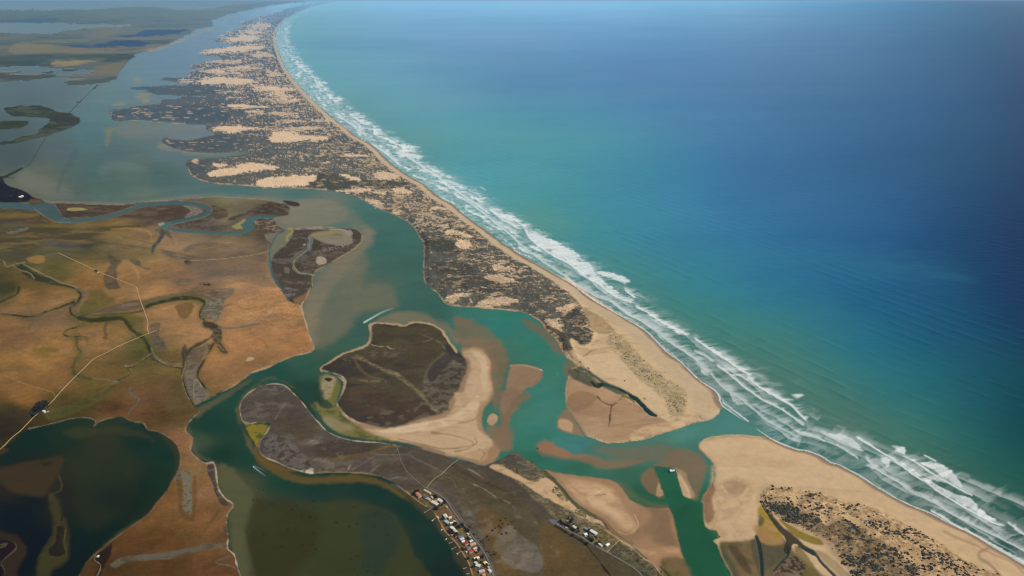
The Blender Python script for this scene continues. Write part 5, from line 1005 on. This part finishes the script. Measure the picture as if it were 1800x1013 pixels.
# ---------------------------------------------------------------- small-thing helpers
def link(o, parent=None):
    scene.collection.objects.link(o)
    if parent is not None: o.parent = parent
    return o
def tag(o, label, cat, group=None):
    o['label'] = label; o['category'] = cat
    if group: o['group'] = group
    return o
def thing(name, label, cat, loc, rot=0.0, group=None):
    o = bpy.data.objects.new(name, None); o.location = loc; o.rotation_euler = (0, 0, rot); o.empty_display_size = 2
    scene.collection.objects.link(o); return tag(o, label, cat, group)
def mesh(name, verts, faces, mat, parent=None, smooth_=False):
    me = bpy.data.meshes.new(name); me.from_pydata([tuple(map(float, v)) for v in verts], [], faces); me.materials.append(mat)
    if smooth_: me.polygons.foreach_set('use_smooth', [True]*len(me.polygons))
    me.update(); return link(bpy.data.objects.new(name, me), parent)
_mats = {}
def paint(c, rough=.8):
    key = tuple(np.round(c, 3))+(rough,)
    if key not in _mats:
        m, nt, b = nodes_mat('painted_surface'); n = nt.nodes.new('ShaderNodeTexNoise'); n.inputs['Scale'].default_value = .6
        tc = nt.nodes.new('ShaderNodeTexCoord'); nt.links.new(tc.outputs['Object'], n.inputs['Vector'])
        mx = nt.nodes.new('ShaderNodeMix'); mx.data_type = 'RGBA'; nt.links.new(n.outputs[0], mx.inputs[0])
        mx.inputs[6].default_value = tuple(np.clip(np.array(c)*.82, 0, 1))+(1,); mx.inputs[7].default_value = tuple(np.clip(np.array(c)*1.12, 0, 1))+(1,)
        nt.links.new(mx.outputs[2], b.inputs['Base Color']); b.inputs['Roughness'].default_value = rough; b.inputs['Specular IOR Level'].default_value = .2
        _mats[key] = m
    return _mats[key]
def box(x0, x1, y0, y1, z0, z1):
    return [(x0, y0, z0), (x1, y0, z0), (x1, y1, z0), (x0, y1, z0), (x0, y0, z1), (x1, y0, z1), (x1, y1, z1), (x0, y1, z1)], [(0, 3, 2, 1), (4, 5, 6, 7), (0, 1, 5, 4), (1, 2, 6, 5), (2, 3, 7, 6), (3, 0, 4, 7)]
def at(px, py, dz=0.0):
    x, y = ground(px, py); return Vector((float(x), float(y), height_at(px, py)+dz))

# ---------------------------------------------------------------- roads and tracks: ribbons laid on the ground
def ribbon(name, s, wpx, col, kind, label, cat, lift=.35, thick=None):
    Q = smooth(pts(s), False, 5); C = np.array([tuple(at(x, y, lift)) for x, y in Q]); wd = wpx*np.array([math.hypot(C[i, 0], C[i, 1], ALT) if False else math.sqrt(C[i, 0]**2+C[i, 1]**2+ALT**2) for i in range(len(C))])/FPX
    k = np.ones(5)/5; zz = np.convolve(np.pad(C[:, 2], 2, mode='edge'), k, 'valid'); C[:, 2] = np.maximum(zz, C[:, 2])
    t = np.gradient(C[:, :2], axis=0); t /= np.linalg.norm(t, axis=1)[:, None]+1e-9; n = np.stack([-t[:, 1], t[:, 0]], 1)
    V = []; F = []
    for i in range(len(C)):
        for s_ in (-.5, .5):
            V.append((C[i, 0]+n[i, 0]*wd[i]*s_, C[i, 1]+n[i, 1]*wd[i]*s_, C[i, 2]))
        for s_ in (-.62, .62):
            V.append((C[i, 0]+n[i, 0]*wd[i]*s_, C[i, 1]+n[i, 1]*wd[i]*s_, C[i, 2]-(thick or 1.2)))
    for i in range(len(C)-1):
        a = 4*i; b = a+4
        F += [(a, b, b+1, a+1), (a, a+2, b+2, b), (a+1, b+1, b+3, a+3)]
    m = paint(look(col, Q[len(Q)//2][0], Q[len(Q)//2][1]), .95)
    o = mesh(name, V, F, m)
    if kind: o['kind'] = kind
    return tag(o, label, cat)
ROADS = [
 ('dirt_road', (178,148,106), 1.15, "102,445 140,463 175,479 212,494 237,504 240,506 246,526 252,543 260,566 259,578 262,586", 'pale sandy road running down the paddocks to the crossroads', 'road'),
 ('dirt_road', (174,148,108), 1.25, "278,581 262,587 240,596 212,608 185,622 165,632 150,646 130,666 110,686 88,711 62,732 37,757 22,769 0,791 -40,826", 'pale sandy road running past the farm trees towards the dark water', 'road'),
 ('road', (112,108,106), 2.6, "748,858 757,862 770,869 785,881 797,899 812,919 827,939 842,959 855,979 862,996 867,1012 878,1060", 'grey sealed road behind the row of waterfront houses', 'road'),
 ('road', (116,110,102), 2.4, "975,919 988,928 1000,934 1025,948 1050,963 1070,974 1095,988 1115,1001 1128,1014 1150,1050", 'grey sealed road leading up to the small car park', 'road'),
 ('dirt_track', (156,146,126), .9, "805,809 792,819 777,834 762,844 750,859", 'pale track climbing from the road end to the marsh edge', 'track'),
 ('dirt_track', (124,116,102), .8, "697,785 702,799 705,811 715,829 727,841 747,858", 'faint track from the road end across the dark marsh', 'track'),
 ('dirt_track', (170,144,106), .9, "1088,951 1080,960 1067,972", 'short sandy track between the beach and the sealed road', 'track'),
]
_ring = dict(g='dark trees sheltering the farmhouse', l='round dark tree in the shelter belt around the farmhouse')
_vil = dict(g='garden trees among the waterfront houses', l='dark garden tree between the waterfront houses')
_rs = dict(g='bushes beside the village road', l='dark round bush on the brown grass east of the village road')
_cp = dict(g='trees by the car park houses', l='dark tree among the houses below the car park')
_bb = dict(g='lone bushes on the dune sand', l='lone dark bush on bare dune sand by the pool')
TREES = [(_ring, 3.4, "55,727 58,722 61,717 65,713 70,710 76,708 82,708 86,712 84,717 79,720 75,723 70,726 65,729 60,731 80,714 68,717 64,722 72,715 57,730 74,719"),
 (_vil, 3.2, "733,866 730,868 736,865 728,871 763,874 766,876 779.5,882 782,886 777,890 772,892 766,896 815,928 818,931 821,935 823,937 812,926 807,929 803,930 794,936 789,935 791,938 796,939 803,941 800,945 814.5,968 812,966 823,983.5 837,987.5 842,966 838,973.5 841,971 831,998 848,982 846,991 856,997 822,948 825,950 768,897 800,924 779,914 786,925"),
 (_rs, 2.6, "826,928 833,941 841,948 845,952 849,952 850,956 851,962 855,971 860,972 869,976 867,971.5 857,945 859.5,950.5 882,940.5 890,938.5 880,917 881,929 900,919.5 889,913.5 861.5,986 852,966 846,955 863,978 872,973 878,926 884,922 893,924 905,930 866,934 871,930"),
 (_cp, 2.9, "985,920 988,922 991,924 994,925 997,927 1001,929 1004,932 1007,934 1010,936 1014,938 1008,926 1012,929 1016,932 1017,936 1034.5,937 1035,949 1039,952 1041,954 1047,949 1048,959 976,926 995,937.5 1007,944 1022,952 1032,959 1003,922 999,915 1006,917 1034,943 1053,956"),
 (_bb, 2.4, "1033,649 1035,650 1098,671 1134,703 1132,701 1022,640 1020,638")]
W_, CR, PK, SL, RD, TN, GB, MT = (214,211,202), (200,188,156), (196,128,106), (92,102,114), (170,40,44), (196,156,112), (176,184,186), (198,214,206)
HOUSES = [ # ends of the long side on the chart, width m, roof colour, eaves m, label
 (745,863,758,870.5,5.5,CR,3,'long low cream shed at the top of the waterfront row'),(732,869,739,876,10,PK,4,'salmon pink roofed house at the point beside a big dark tree'),
 (744.5,873,750,878,8,SL,3.6,'slate blue roofed house second from the point'),(758.2,875.2,761,877.6,5,CR,3,'tiny cream shed just above the big white shed'),
 (758.5,884.5,770,891,9.5,W_,5,'largest white shed in the waterfront row'),(770,880.5,777,884.5,9,W_,4,'white roofed house between the big white shed and the road'),
 (764.6,882.2,768,884,5.5,TN,3,'small tan roofed shed behind the big white shed'),(751,878.5,756.5,881.5,7,(190,180,160),3.5,'pale beige roofed house left of the big white shed'),
 (784.3,893,786.6,894,4,CR,2.6,'tiny cream hut standing alone by the road'),(781,907.5,785.3,912.8,8.5,W_,4.5,'bright white square house below the empty lot'),
 (788,914,793.5,911,7,CR,3.8,'cream roofed house beside the bright white square house'),(782.5,918,788.5,923,8,(150,196,196),4,'turquoise roofed house near the shore path'),
 (790.5,922.8,796.6,921.2,6,(214,218,214),3.5,'white and grey roofed house beside the turquoise roof'),(797,918.5,801.4,920,5.5,GB,3.2,'small grey roofed shed above the turquoise roof'),
 (806.4,927.2,811.2,925,5.5,(186,200,200),3.3,'pale blue shed close to the road by the dark hedge'),(792.5,929,798.6,934,8,(226,226,222),4.2,'bright white gabled house above the terracotta roof'),
 (798.6,934.5,803.4,939,7.5,(210,200,178),3.8,'beige wing house behind the bright white gable'),(793,943,802.4,945.2,7,(180,104,74),3.8,'terracotta roofed house by the shore path'),
 (821,940,824,941.8,5,CR,3,'small cream shed beside the road near the green lawn'),(805.6,947.4,814.4,944.8,7.5,(96,108,126),3.8,'blue grey roofed house below the green lawn'),
 (808.8,951.8,815.4,949,7.5,(196,198,196),3.8,'light grey roofed house below the blue grey one'),(811.8,955.6,816.6,953.4,5.5,(228,228,224),3.4,'narrow white roofed house above the crimson roof'),
 (824.6,946.5,827.6,948,4.5,CR,2.8,'small cream garage at the roadside below the lawn'),(825.2,955.2,831,952.6,6,(190,206,204),3.5,'pale blue roofed house near the road beside the lawn'),
 (816.4,960,821.8,956.8,8,RD,4,'house with a bright crimson roof in the lower row'),(826,961,836.4,957.4,7.5,(188,150,124),3.8,'long tan roofed house between crimson roof and road'),
 (820.2,967.2,827.4,964.8,8.5,SL,4,'slate roofed house between the crimson and brick red roofs'),(823.8,974,830.4,970.8,8.5,(168,68,46),4,'house with a brick red roof in the lower row'),
 (819.4,971.8,821.6,973.2,4,W_,2.6,'tiny white hut left of the brick red roof'),(831.6,968.4,838,965.8,7,(212,178,164),3.7,'pale pink roofed house right of the slate roof'),
 (835.6,972.4,840.8,970.4,6,(200,184,156),3.5,'beige roofed house right of the brick red roof'),(832.8,985.6,842.6,982.6,8,(226,210,172),4,'cream roofed house standing alone with lawn around it'),
 (834.6,990.8,838.4,993.2,6,W_,3.4,'small white house above the pale mint roof'),(836.6,996.4,844.4,998,10,MT,4.4,'large pale mint roofed house in the lowest group'),
 (851.8,991,857.2,997.2,8,(238,224,160),4,'pale yellow roofed house beside the road'),(857.8,998.8,860,1000.4,4,CR,2.8,'tiny cream garage below the pale yellow roof'),
 (841.4,1008,852,1005.8,9,(172,168,182),4,'lilac grey roofed house at the bottom of the row'),(859,1004,863,1008.6,6.5,W_,3.6,'white roofed house squeezed against the road at the bottom'),
 (847.5,1014,853,1012,7,PK,3.6,'pink roofed house cut by the bottom edge'),
 (996.2,919.2,1001,921.2,6,(176,138,76),3.2,'ochre roofed hut among dark trees by the car park'),(1007.6,928,1012.4,932.2,8,(218,214,188),3.8,'cream square house ringed by dark trees'),
 (1027.6,931.4,1033,935,6.5,(124,144,140),3.5,'grey green roofed house above the white houses'),(1037.6,936,1049,943,9,(222,230,228),4.4,'largest white house below the car park'),
 (1026.4,944.4,1032,942.6,9,(214,226,230),4,'pale blue white house close to the sealed road'),(1043.6,950.2,1048,948.4,5,(206,160,124),3,'small tan shed below the largest white house'),
 (1052,958,1058.6,963.4,5,W_,3,'long white shed beside the sealed road'),(1065,963.2,1070.4,959.6,7,(238,236,234),3.8,'white roofed house next to the sandy track'),
 (76.4,724.4,80,727.2,8,W_,4,'white farmhouse beside the ring of dark trees'),(83,726,85.5,725,6,(150,150,140),3,'grey farm shed next to the white farmhouse'),
 (33,349,41,346.6,16,W_,7,'lone white building on the dark bank at the left edge'),(167,477.4,173,480.4,9,(44,38,32),5,'dark farm shed beside the sandy road'),
 (171.4,982,173.8,979,5,(226,196,176),3,'pale hut on the dark bank of the bottom left creek'),(784.6,527.6,787.4,526.4,7,W_,4,'white hut in the scrub at the bend of the peninsula'),
 (768.4,909.6,770.8,912.6,4,(224,190,150),2.6,'tan boat shed on the shore path'),
]
BOATS = [(759,916.5,762,914.6,'white motor boat moored off the upper houses'),(775.4,932.4,777.6,931,'cream motor boat moored off the turquoise roof'),(803,973.4,805,975.6,'small pale boat moored off the lower houses'),
 (946.5,790,943.6,787.5,'dark boat lying at the tip of the drowned sand bar'),(1264.4,944.4,1266.4,942.4,'dark boat at the sand corner of the green channel'),(948.6,650,953.4,652,'white boat beached at the tip of the brown sand bar'),
 (640.8,566.6,638.4,568,'speeding white boat drawing a long wake past the dark island'),(446,821.6,444.6,820.4,'white boat drawing a faint wake round the lower bend'),(783.6,949,785.2,947.6,'small boat moored off the terracotta roof')]
JETTIES = [(757,895,747.6,901),(766,911,762.6,913.6),(796.6,953,790.6,955.4),(802.4,961.6,795.4,965.6),(811,969.6,805.6,973),(820.6,998,816,1000),(751,888,748.6,890.4),(826,1008.6,822,1009.6)]

def make_house(x1, y1, x2, y2, w, col, h, label):
    a = at(x1, y1); b = at(x2, y2); c = (a+b)/2; w *= .86; L = max((b-a).length*.88, w*.8); ang = math.atan2(b.y-a.y, b.x-a.x)
    t = thing('shed' if ' shed' in label or 'garage' in label else 'hut' if 'hut' in label else 'house', label, 'shed' if ' shed' in label or 'garage' in label else 'house', c, ang, 'buildings')
    rc = look(col, x1, y1); v, f = box(-L/2, L/2, -w/2, w/2, -3, h); wall = mesh('wall', v, f, paint(look((190, 178, 156), x1, y1)), t)
    r = w*.24; o = .5
    v = [(-L/2-o, -w/2-o, h), (L/2+o, -w/2-o, h), (L/2+o, w/2+o, h), (-L/2-o, w/2+o, h), (-L/2-o*.6, 0, h+r), (L/2+o*.6, 0, h+r)]
    mesh('roof', v, [(0, 1, 5, 4), (2, 3, 4, 5), (0, 4, 3), (1, 2, 5), (0, 3, 2, 1)], paint(rc, .6), t)
    dk = paint(np.array((.03, .035, .04)), .3)
    for sgn in (-1, 1):
        for q in (-.28, .28):
            v, f = box(L*q-.7, L*q+.7, sgn*(w/2+.03)-.02, sgn*(w/2+.03)+.02, 1, 2.1); mesh('window', v, f, dk, t)
    v, f = box(-.45, .45, -w/2-.06, -w/2-.02, 0, 2.05); mesh('door', v, f, paint(np.array((.12, .09, .06))), t)
for hs in HOUSES: make_house(*hs)
for nm, col, w, s, lb, ct in ROADS: ribbon(nm, s, w, col, 'structure', lb, ct)
ribbon('barrage', "172,148 160,159.5 148,171.5 136,184 122,198", .8, (62,80,84), None, 'thin dark barrage wall running straight across the grey lagoon', 'barrage', 2.0, 3.0)
ribbon('barrage', "80,243 70,258 60,275 50,290 38,297", .8, (64,78,76), None, 'far left stretch of barrage wall between the spit and the dark bank', 'barrage', 2.0, 3.0)

# trees: trunk and a crown of many small leaf clumps
bark = paint(np.array((.07, .05, .035)), .95); leafm = [paint(np.array(c), .9) for c in ((.022, .026, .014), (.03, .034, .018), (.018, .02, .013))]
def tree_protos(n):
    out = []
    for k in range(n):
        rnd = random.Random(k+5); V = []; F = []
        for q in range(80):
            u = rnd.random(); th = rnd.random()*6.283; rr = (rnd.random()**.5); zz = rnd.random()
            R = rr*(1-.55*zz)*(.85+.3*math.sin(th*3+k)); cx, cy, cz = R*math.cos(th), R*math.sin(th), .45+zz*1.0; s = .14+.16*rnd.random()
            i0 = len(V)
            for d in ((1, 0, 0), (0, 1, 0), (-1, 0, 0), (0, -1, 0), (0, 0, .8), (0, 0, -.7)): V.append((cx+d[0]*s*(.6+.8*rnd.random()), cy+d[1]*s*(.6+.8*rnd.random()), cz+d[2]*s))
            F += [(i0+a, i0+b, i0+4) for a, b in ((0, 1), (1, 2), (2, 3), (3, 0))]+[(i0+b, i0+a, i0+5) for a, b in ((0, 1), (1, 2), (2, 3), (3, 0))]
        cm = bpy.data.meshes.new('crown'); cm.from_pydata(V, [], F); cm.materials.append(leafm[k % 3]); cm.update()
        V = []; F = []
        for z, r in ((-.3, .1), (.5, .07), (1.0, .03)):
            for a in range(6): V.append((r*math.cos(a*1.047), r*math.sin(a*1.047), z))
        for l in range(2):
            for a in range(6): F.append((l*6+a, l*6+(a+1) % 6, l*6+6+(a+1) % 6, l*6+6+a))
        tm = bpy.data.meshes.new('trunk'); tm.from_pydata(V, [], F); tm.materials.append(bark); tm.update(); out.append((cm, tm))
    return out
def nearest_house(x, y):
    return min(HOUSES, key=lambda h: ((h[0]+h[2])/2-x)**2+((h[1]+h[3])/2-y)**2)[7]
TP = tree_protos(6); rnd = random.Random(3)
for spec, r, s in TREES:
    for (x, y) in pts(s):
        k = rnd.randrange(6); sc = r*(.95 if spec in (_rs, _bb) else 1.35)*(.75+.6*rnd.random()); bush = 'bush' in spec['l']
        lb = spec['l'] if spec in (_ring, _rs, _bb) else 'dark garden tree beside the '+nearest_house(x, y)
        t = thing('bush' if bush else 'tree', ' '.join(lb.split()[:16]), 'bush' if bush else 'tree', at(x, y), rnd.random()*6.28, spec['g']); t.scale = (sc, sc, sc*(.7 if bush else 1.0))
        link(bpy.data.objects.new('crown', TP[k][0]), t); link(bpy.data.objects.new('trunk', TP[k][1]), t)
# boats
white = paint(np.array((.72, .72, .70)), .5); darkh = paint(np.array((.05, .05, .06)), .5)
def make_boat(x1, y1, x2, y2, label, L=None):
    a = at(x1, y1); b = at(x2, y2); L = L or max((b-a).length, 5.5); w = L*.34; t = thing('boat', label, 'boat', (a+b)/2, math.atan2(b.y-a.y, b.x-a.x), 'boats')
    V = []; F = []; N = 7
    for i in range(N):
        u = i/(N-1); hw = w/2*(1-max(0, (u-.45)/.55)**2.2)*(.9 if i == 0 else 1)+.02; x = -L/2+L*u
        V += [(x, -hw, .75+.3*u), (x, -hw*.7, -.2), (x, hw*.7, -.2), (x, hw, .75+.3*u)]
    for i in range(N-1):
        p = 4*i; q = p+4
        F += [(p, q, q+1, p+1), (p+1, q+1, q+2, p+2), (p+2, q+2, q+3, p+3), (p, p+3, q+3, q)]
    F += [(0, 1, 2, 3)]
    mesh('hull', V, F, darkh if 'dark boat' in label else white, t)
    v, f = box(-L*.12, L*.16, -w*.3, w*.3, .8, 1.9); mesh('cabin', v, f, white if 'dark' not in label else darkh, t)
    v, f = box(-L*.54, -L*.49, -.25, .25, 0, 1.2); mesh('outboard_motor', v, f, darkh, t)
for bt in BOATS: make_boat(*bt)
# the dredge in the green channel
c = at(1181, 829); t = thing('dredge', 'white and black dredge barge floating at the head of the green channel', 'dredge', c, .3)
v, f = box(-9, 9, -5, 5, -.3, 1.4); mesh('barge_hull', v, f, darkh, t)
v, f = box(-6, 1.5, -3.4, 3.4, 1.4, 4.4); mesh('deckhouse', v, f, white, t)
v, f = box(3, 7.5, -3.2, 3.0, 1.4, 3.2); mesh('pump_house', v, f, white, t)
V = [(8, -.5, 1.5), (8, .5, 1.5), (15, .4, 5), (15, -.4, 5), (8, -.5, 2.3), (8, .5, 2.3), (15, .4, 5.6), (15, -.4, 5.6)]
mesh('boom', V, [(0, 1, 2, 3), (4, 7, 6, 5), (0, 3, 7, 4), (1, 5, 6, 2), (3, 2, 6, 7), (0, 4, 5, 1)], darkh, t)
# jetties
wood = paint(np.array((.30, .26, .20)), .9)
for i, (x1, y1, x2, y2) in enumerate(JETTIES):
    a = at(x1, y1); b = at(x2, y2); L = (b-a).length; t = thing('jetty', ' '.join(('thin timber jetty on the shore by the '+nearest_house(x1, y1)).split()[:16]), 'jetty', (a.x, a.y, 0), math.atan2(b.y-a.y, b.x-a.x), 'village jetties')
    v, f = box(0, L, -.7, .7, .9, 1.15); mesh('deck', v, f, wood, t)
    v, f = box(L-.05, L+2.4, -1.8, 1.8, .9, 1.18); mesh('landing', v, f, wood, t)
    for k in range(1, 4):
        for s_ in (-.55, .55):
            v, f = box(L*k/3-.4, L*k/3-.15, s_-.12, s_+.12, -1.5, .9); mesh('pile', v, f, wood, t)
# a white van by the road end
c = at(995.5, 929.5); t = thing('van', 'white van parked by the sealed road below the car park', 'van', c, -.6)
V = [(-2.6, -1, .4), (2.5, -1, .4), (2.5, 1, .4), (-2.6, 1, .4), (-2.6, -1, 2.2), (1.3, -1, 2.2), (1.3, 1, 2.2), (-2.6, 1, 2.2), (2.5, -1, 1.2), (2.5, 1, 1.2)]
mesh('body', V, [(0, 3, 2, 1), (4, 5, 6, 7), (5, 8, 9, 6), (8, 1, 2, 9), (0, 1, 8, 5, 4), (3, 7, 6, 9, 2), (0, 4, 7, 3)], white, t)
for x in (-1.7, 1.6):
    for y in (-1, 1):
        V = [(x+.35*math.cos(a), y+d, .38+.35*math.sin(a)) for d in (-.12, .12) for a in [k*math.pi/5 for k in range(10)]]
        mesh('wheel', V, [tuple(range(10)), tuple(range(19, 9, -1))]+[(k, (k+1) % 10, 10+(k+1) % 10, 10+k) for k in range(10)], darkh, t)

# ---------------------------------------------------------------- dune scrub: low bushes wherever the dunes are dark, nearer than about 4 km
def scrub():
    rs = np.random.RandomState(4)
    m = (GY > 395) & (GY < 1040) & (GX > -20) & (GX < 1830) & (SCRD > .02); j, i = np.nonzero(m)
    dxg = np.gradient(WX, axis=1); n = rs.poisson(SCRD[j, i]*SP[j, i]*dxg[j, i]/100*SCRUB_DENSITY); idx = np.repeat(np.arange(len(j)), n); j, i = j[idx], i[idx]
    if len(j) > 90000: s = rs.permutation(len(j))[:90000]; j, i = j[s], i[s]
    N = len(j); dx = dxg[j, i]; x = WX[j, i]+(rs.rand(N)-.5)*dx; y = WY[j, i]+(rs.rand(N)-.5)*SP[j, i]; z = HGT[j, i]
    g = (GX[j, i] > 1330); r = np.where(g, 1.2+3.0*rs.rand(N)**2.2, .9+1.7*rs.rand(N)**2); h = r*(.65+.4*rs.rand(N))
    base = np.array([(math.cos(k*math.pi/3), math.sin(k*math.pi/3), .15) for k in range(6)]+[(.55*math.cos(k*2.094+.5), .55*math.sin(k*2.094+.5), .85) for k in range(3)])
    K = len(base); F0 = [(0, 1, 6), (1, 2, 7), (2, 3, 7), (3, 4, 8), (4, 5, 8), (5, 0, 6), (1, 7, 6), (3, 8, 7), (5, 6, 8), (6, 7, 8)]
    a = rs.rand(N)*6.283; ca, sa = np.cos(a)[:, None], np.sin(a)[:, None]; jt = .7+.6*rs.rand(N, K)
    X = (base[:, 0]*ca-base[:, 1]*sa)*jt*r[:, None]+x[:, None]; Y = (base[:, 0]*sa+base[:, 1]*ca)*jt*r[:, None]+y[:, None]; Z = base[:, 2]*(.8+.4*rs.rand(N, K))*h[:, None]+z[:, None]-.2
    co = np.stack([X, Y, Z], -1).reshape(-1, 3).astype(np.float32); F = (np.array(F0)[None]+(np.arange(N)*K)[:, None, None]).reshape(-1, 3)
    me = bpy.data.meshes.new('dune_scrub'); me.vertices.add(len(co)); me.vertices.foreach_set('co', co.ravel()); me.loops.add(F.size); me.loops.foreach_set('vertex_index', F.ravel().astype(np.int32))
    me.polygons.add(len(F)); me.polygons.foreach_set('loop_start', np.arange(0, F.size, 3, dtype=np.int32)); me.polygons.foreach_set('loop_total', np.full(len(F), 3, np.int32)); me.update(calc_edges=True)
    c = np.ones((N, 4), np.float32); c[:, :3] = (np.array((.052, .050, .034))*(.55+.9*rs.rand(N, 1)))*(1+.25*(rs.rand(N, 3)-.5))
    at_ = me.color_attributes.new('Col', 'FLOAT_COLOR', 'POINT'); at_.data.foreach_set('color', np.repeat(c, K, 0).ravel())
    me.materials.append(MAT_DRY); o = link(bpy.data.objects.new('dune_scrub', me)); o['kind'] = 'stuff'; tag(o, 'low dark coastal scrub scattered over the sand dunes', 'scrub')
    print('scrub', N)
SCRUB_DENSITY = 1.0
scrub()
# ---------------------------------------------------------------- the hazy air
B = 150000.0
v, f = box(-B, B, -6000, B, -3, ALT+60)
hm = bpy.data.materials.new('hazy_air'); hm.use_nodes = True; nt = hm.node_tree; nt.nodes.remove(nt.nodes['Principled BSDF'])
pv = nt.nodes.new('ShaderNodeVolumePrincipled'); pv.inputs['Density'].default_value = HAZE_DENSITY; pv.inputs['Color'].default_value = (.30, .56, .84, 1); pv.inputs['Anisotropy'].default_value = .0
nt.links.new(pv.outputs[0], nt.nodes['Material Output'].inputs['Volume'])
hz_o = mesh('haze', v, f, hm); hz_o['kind'] = 'stuff'; tag(hz_o, 'thin blue haze that veils the far coast', 'haze')
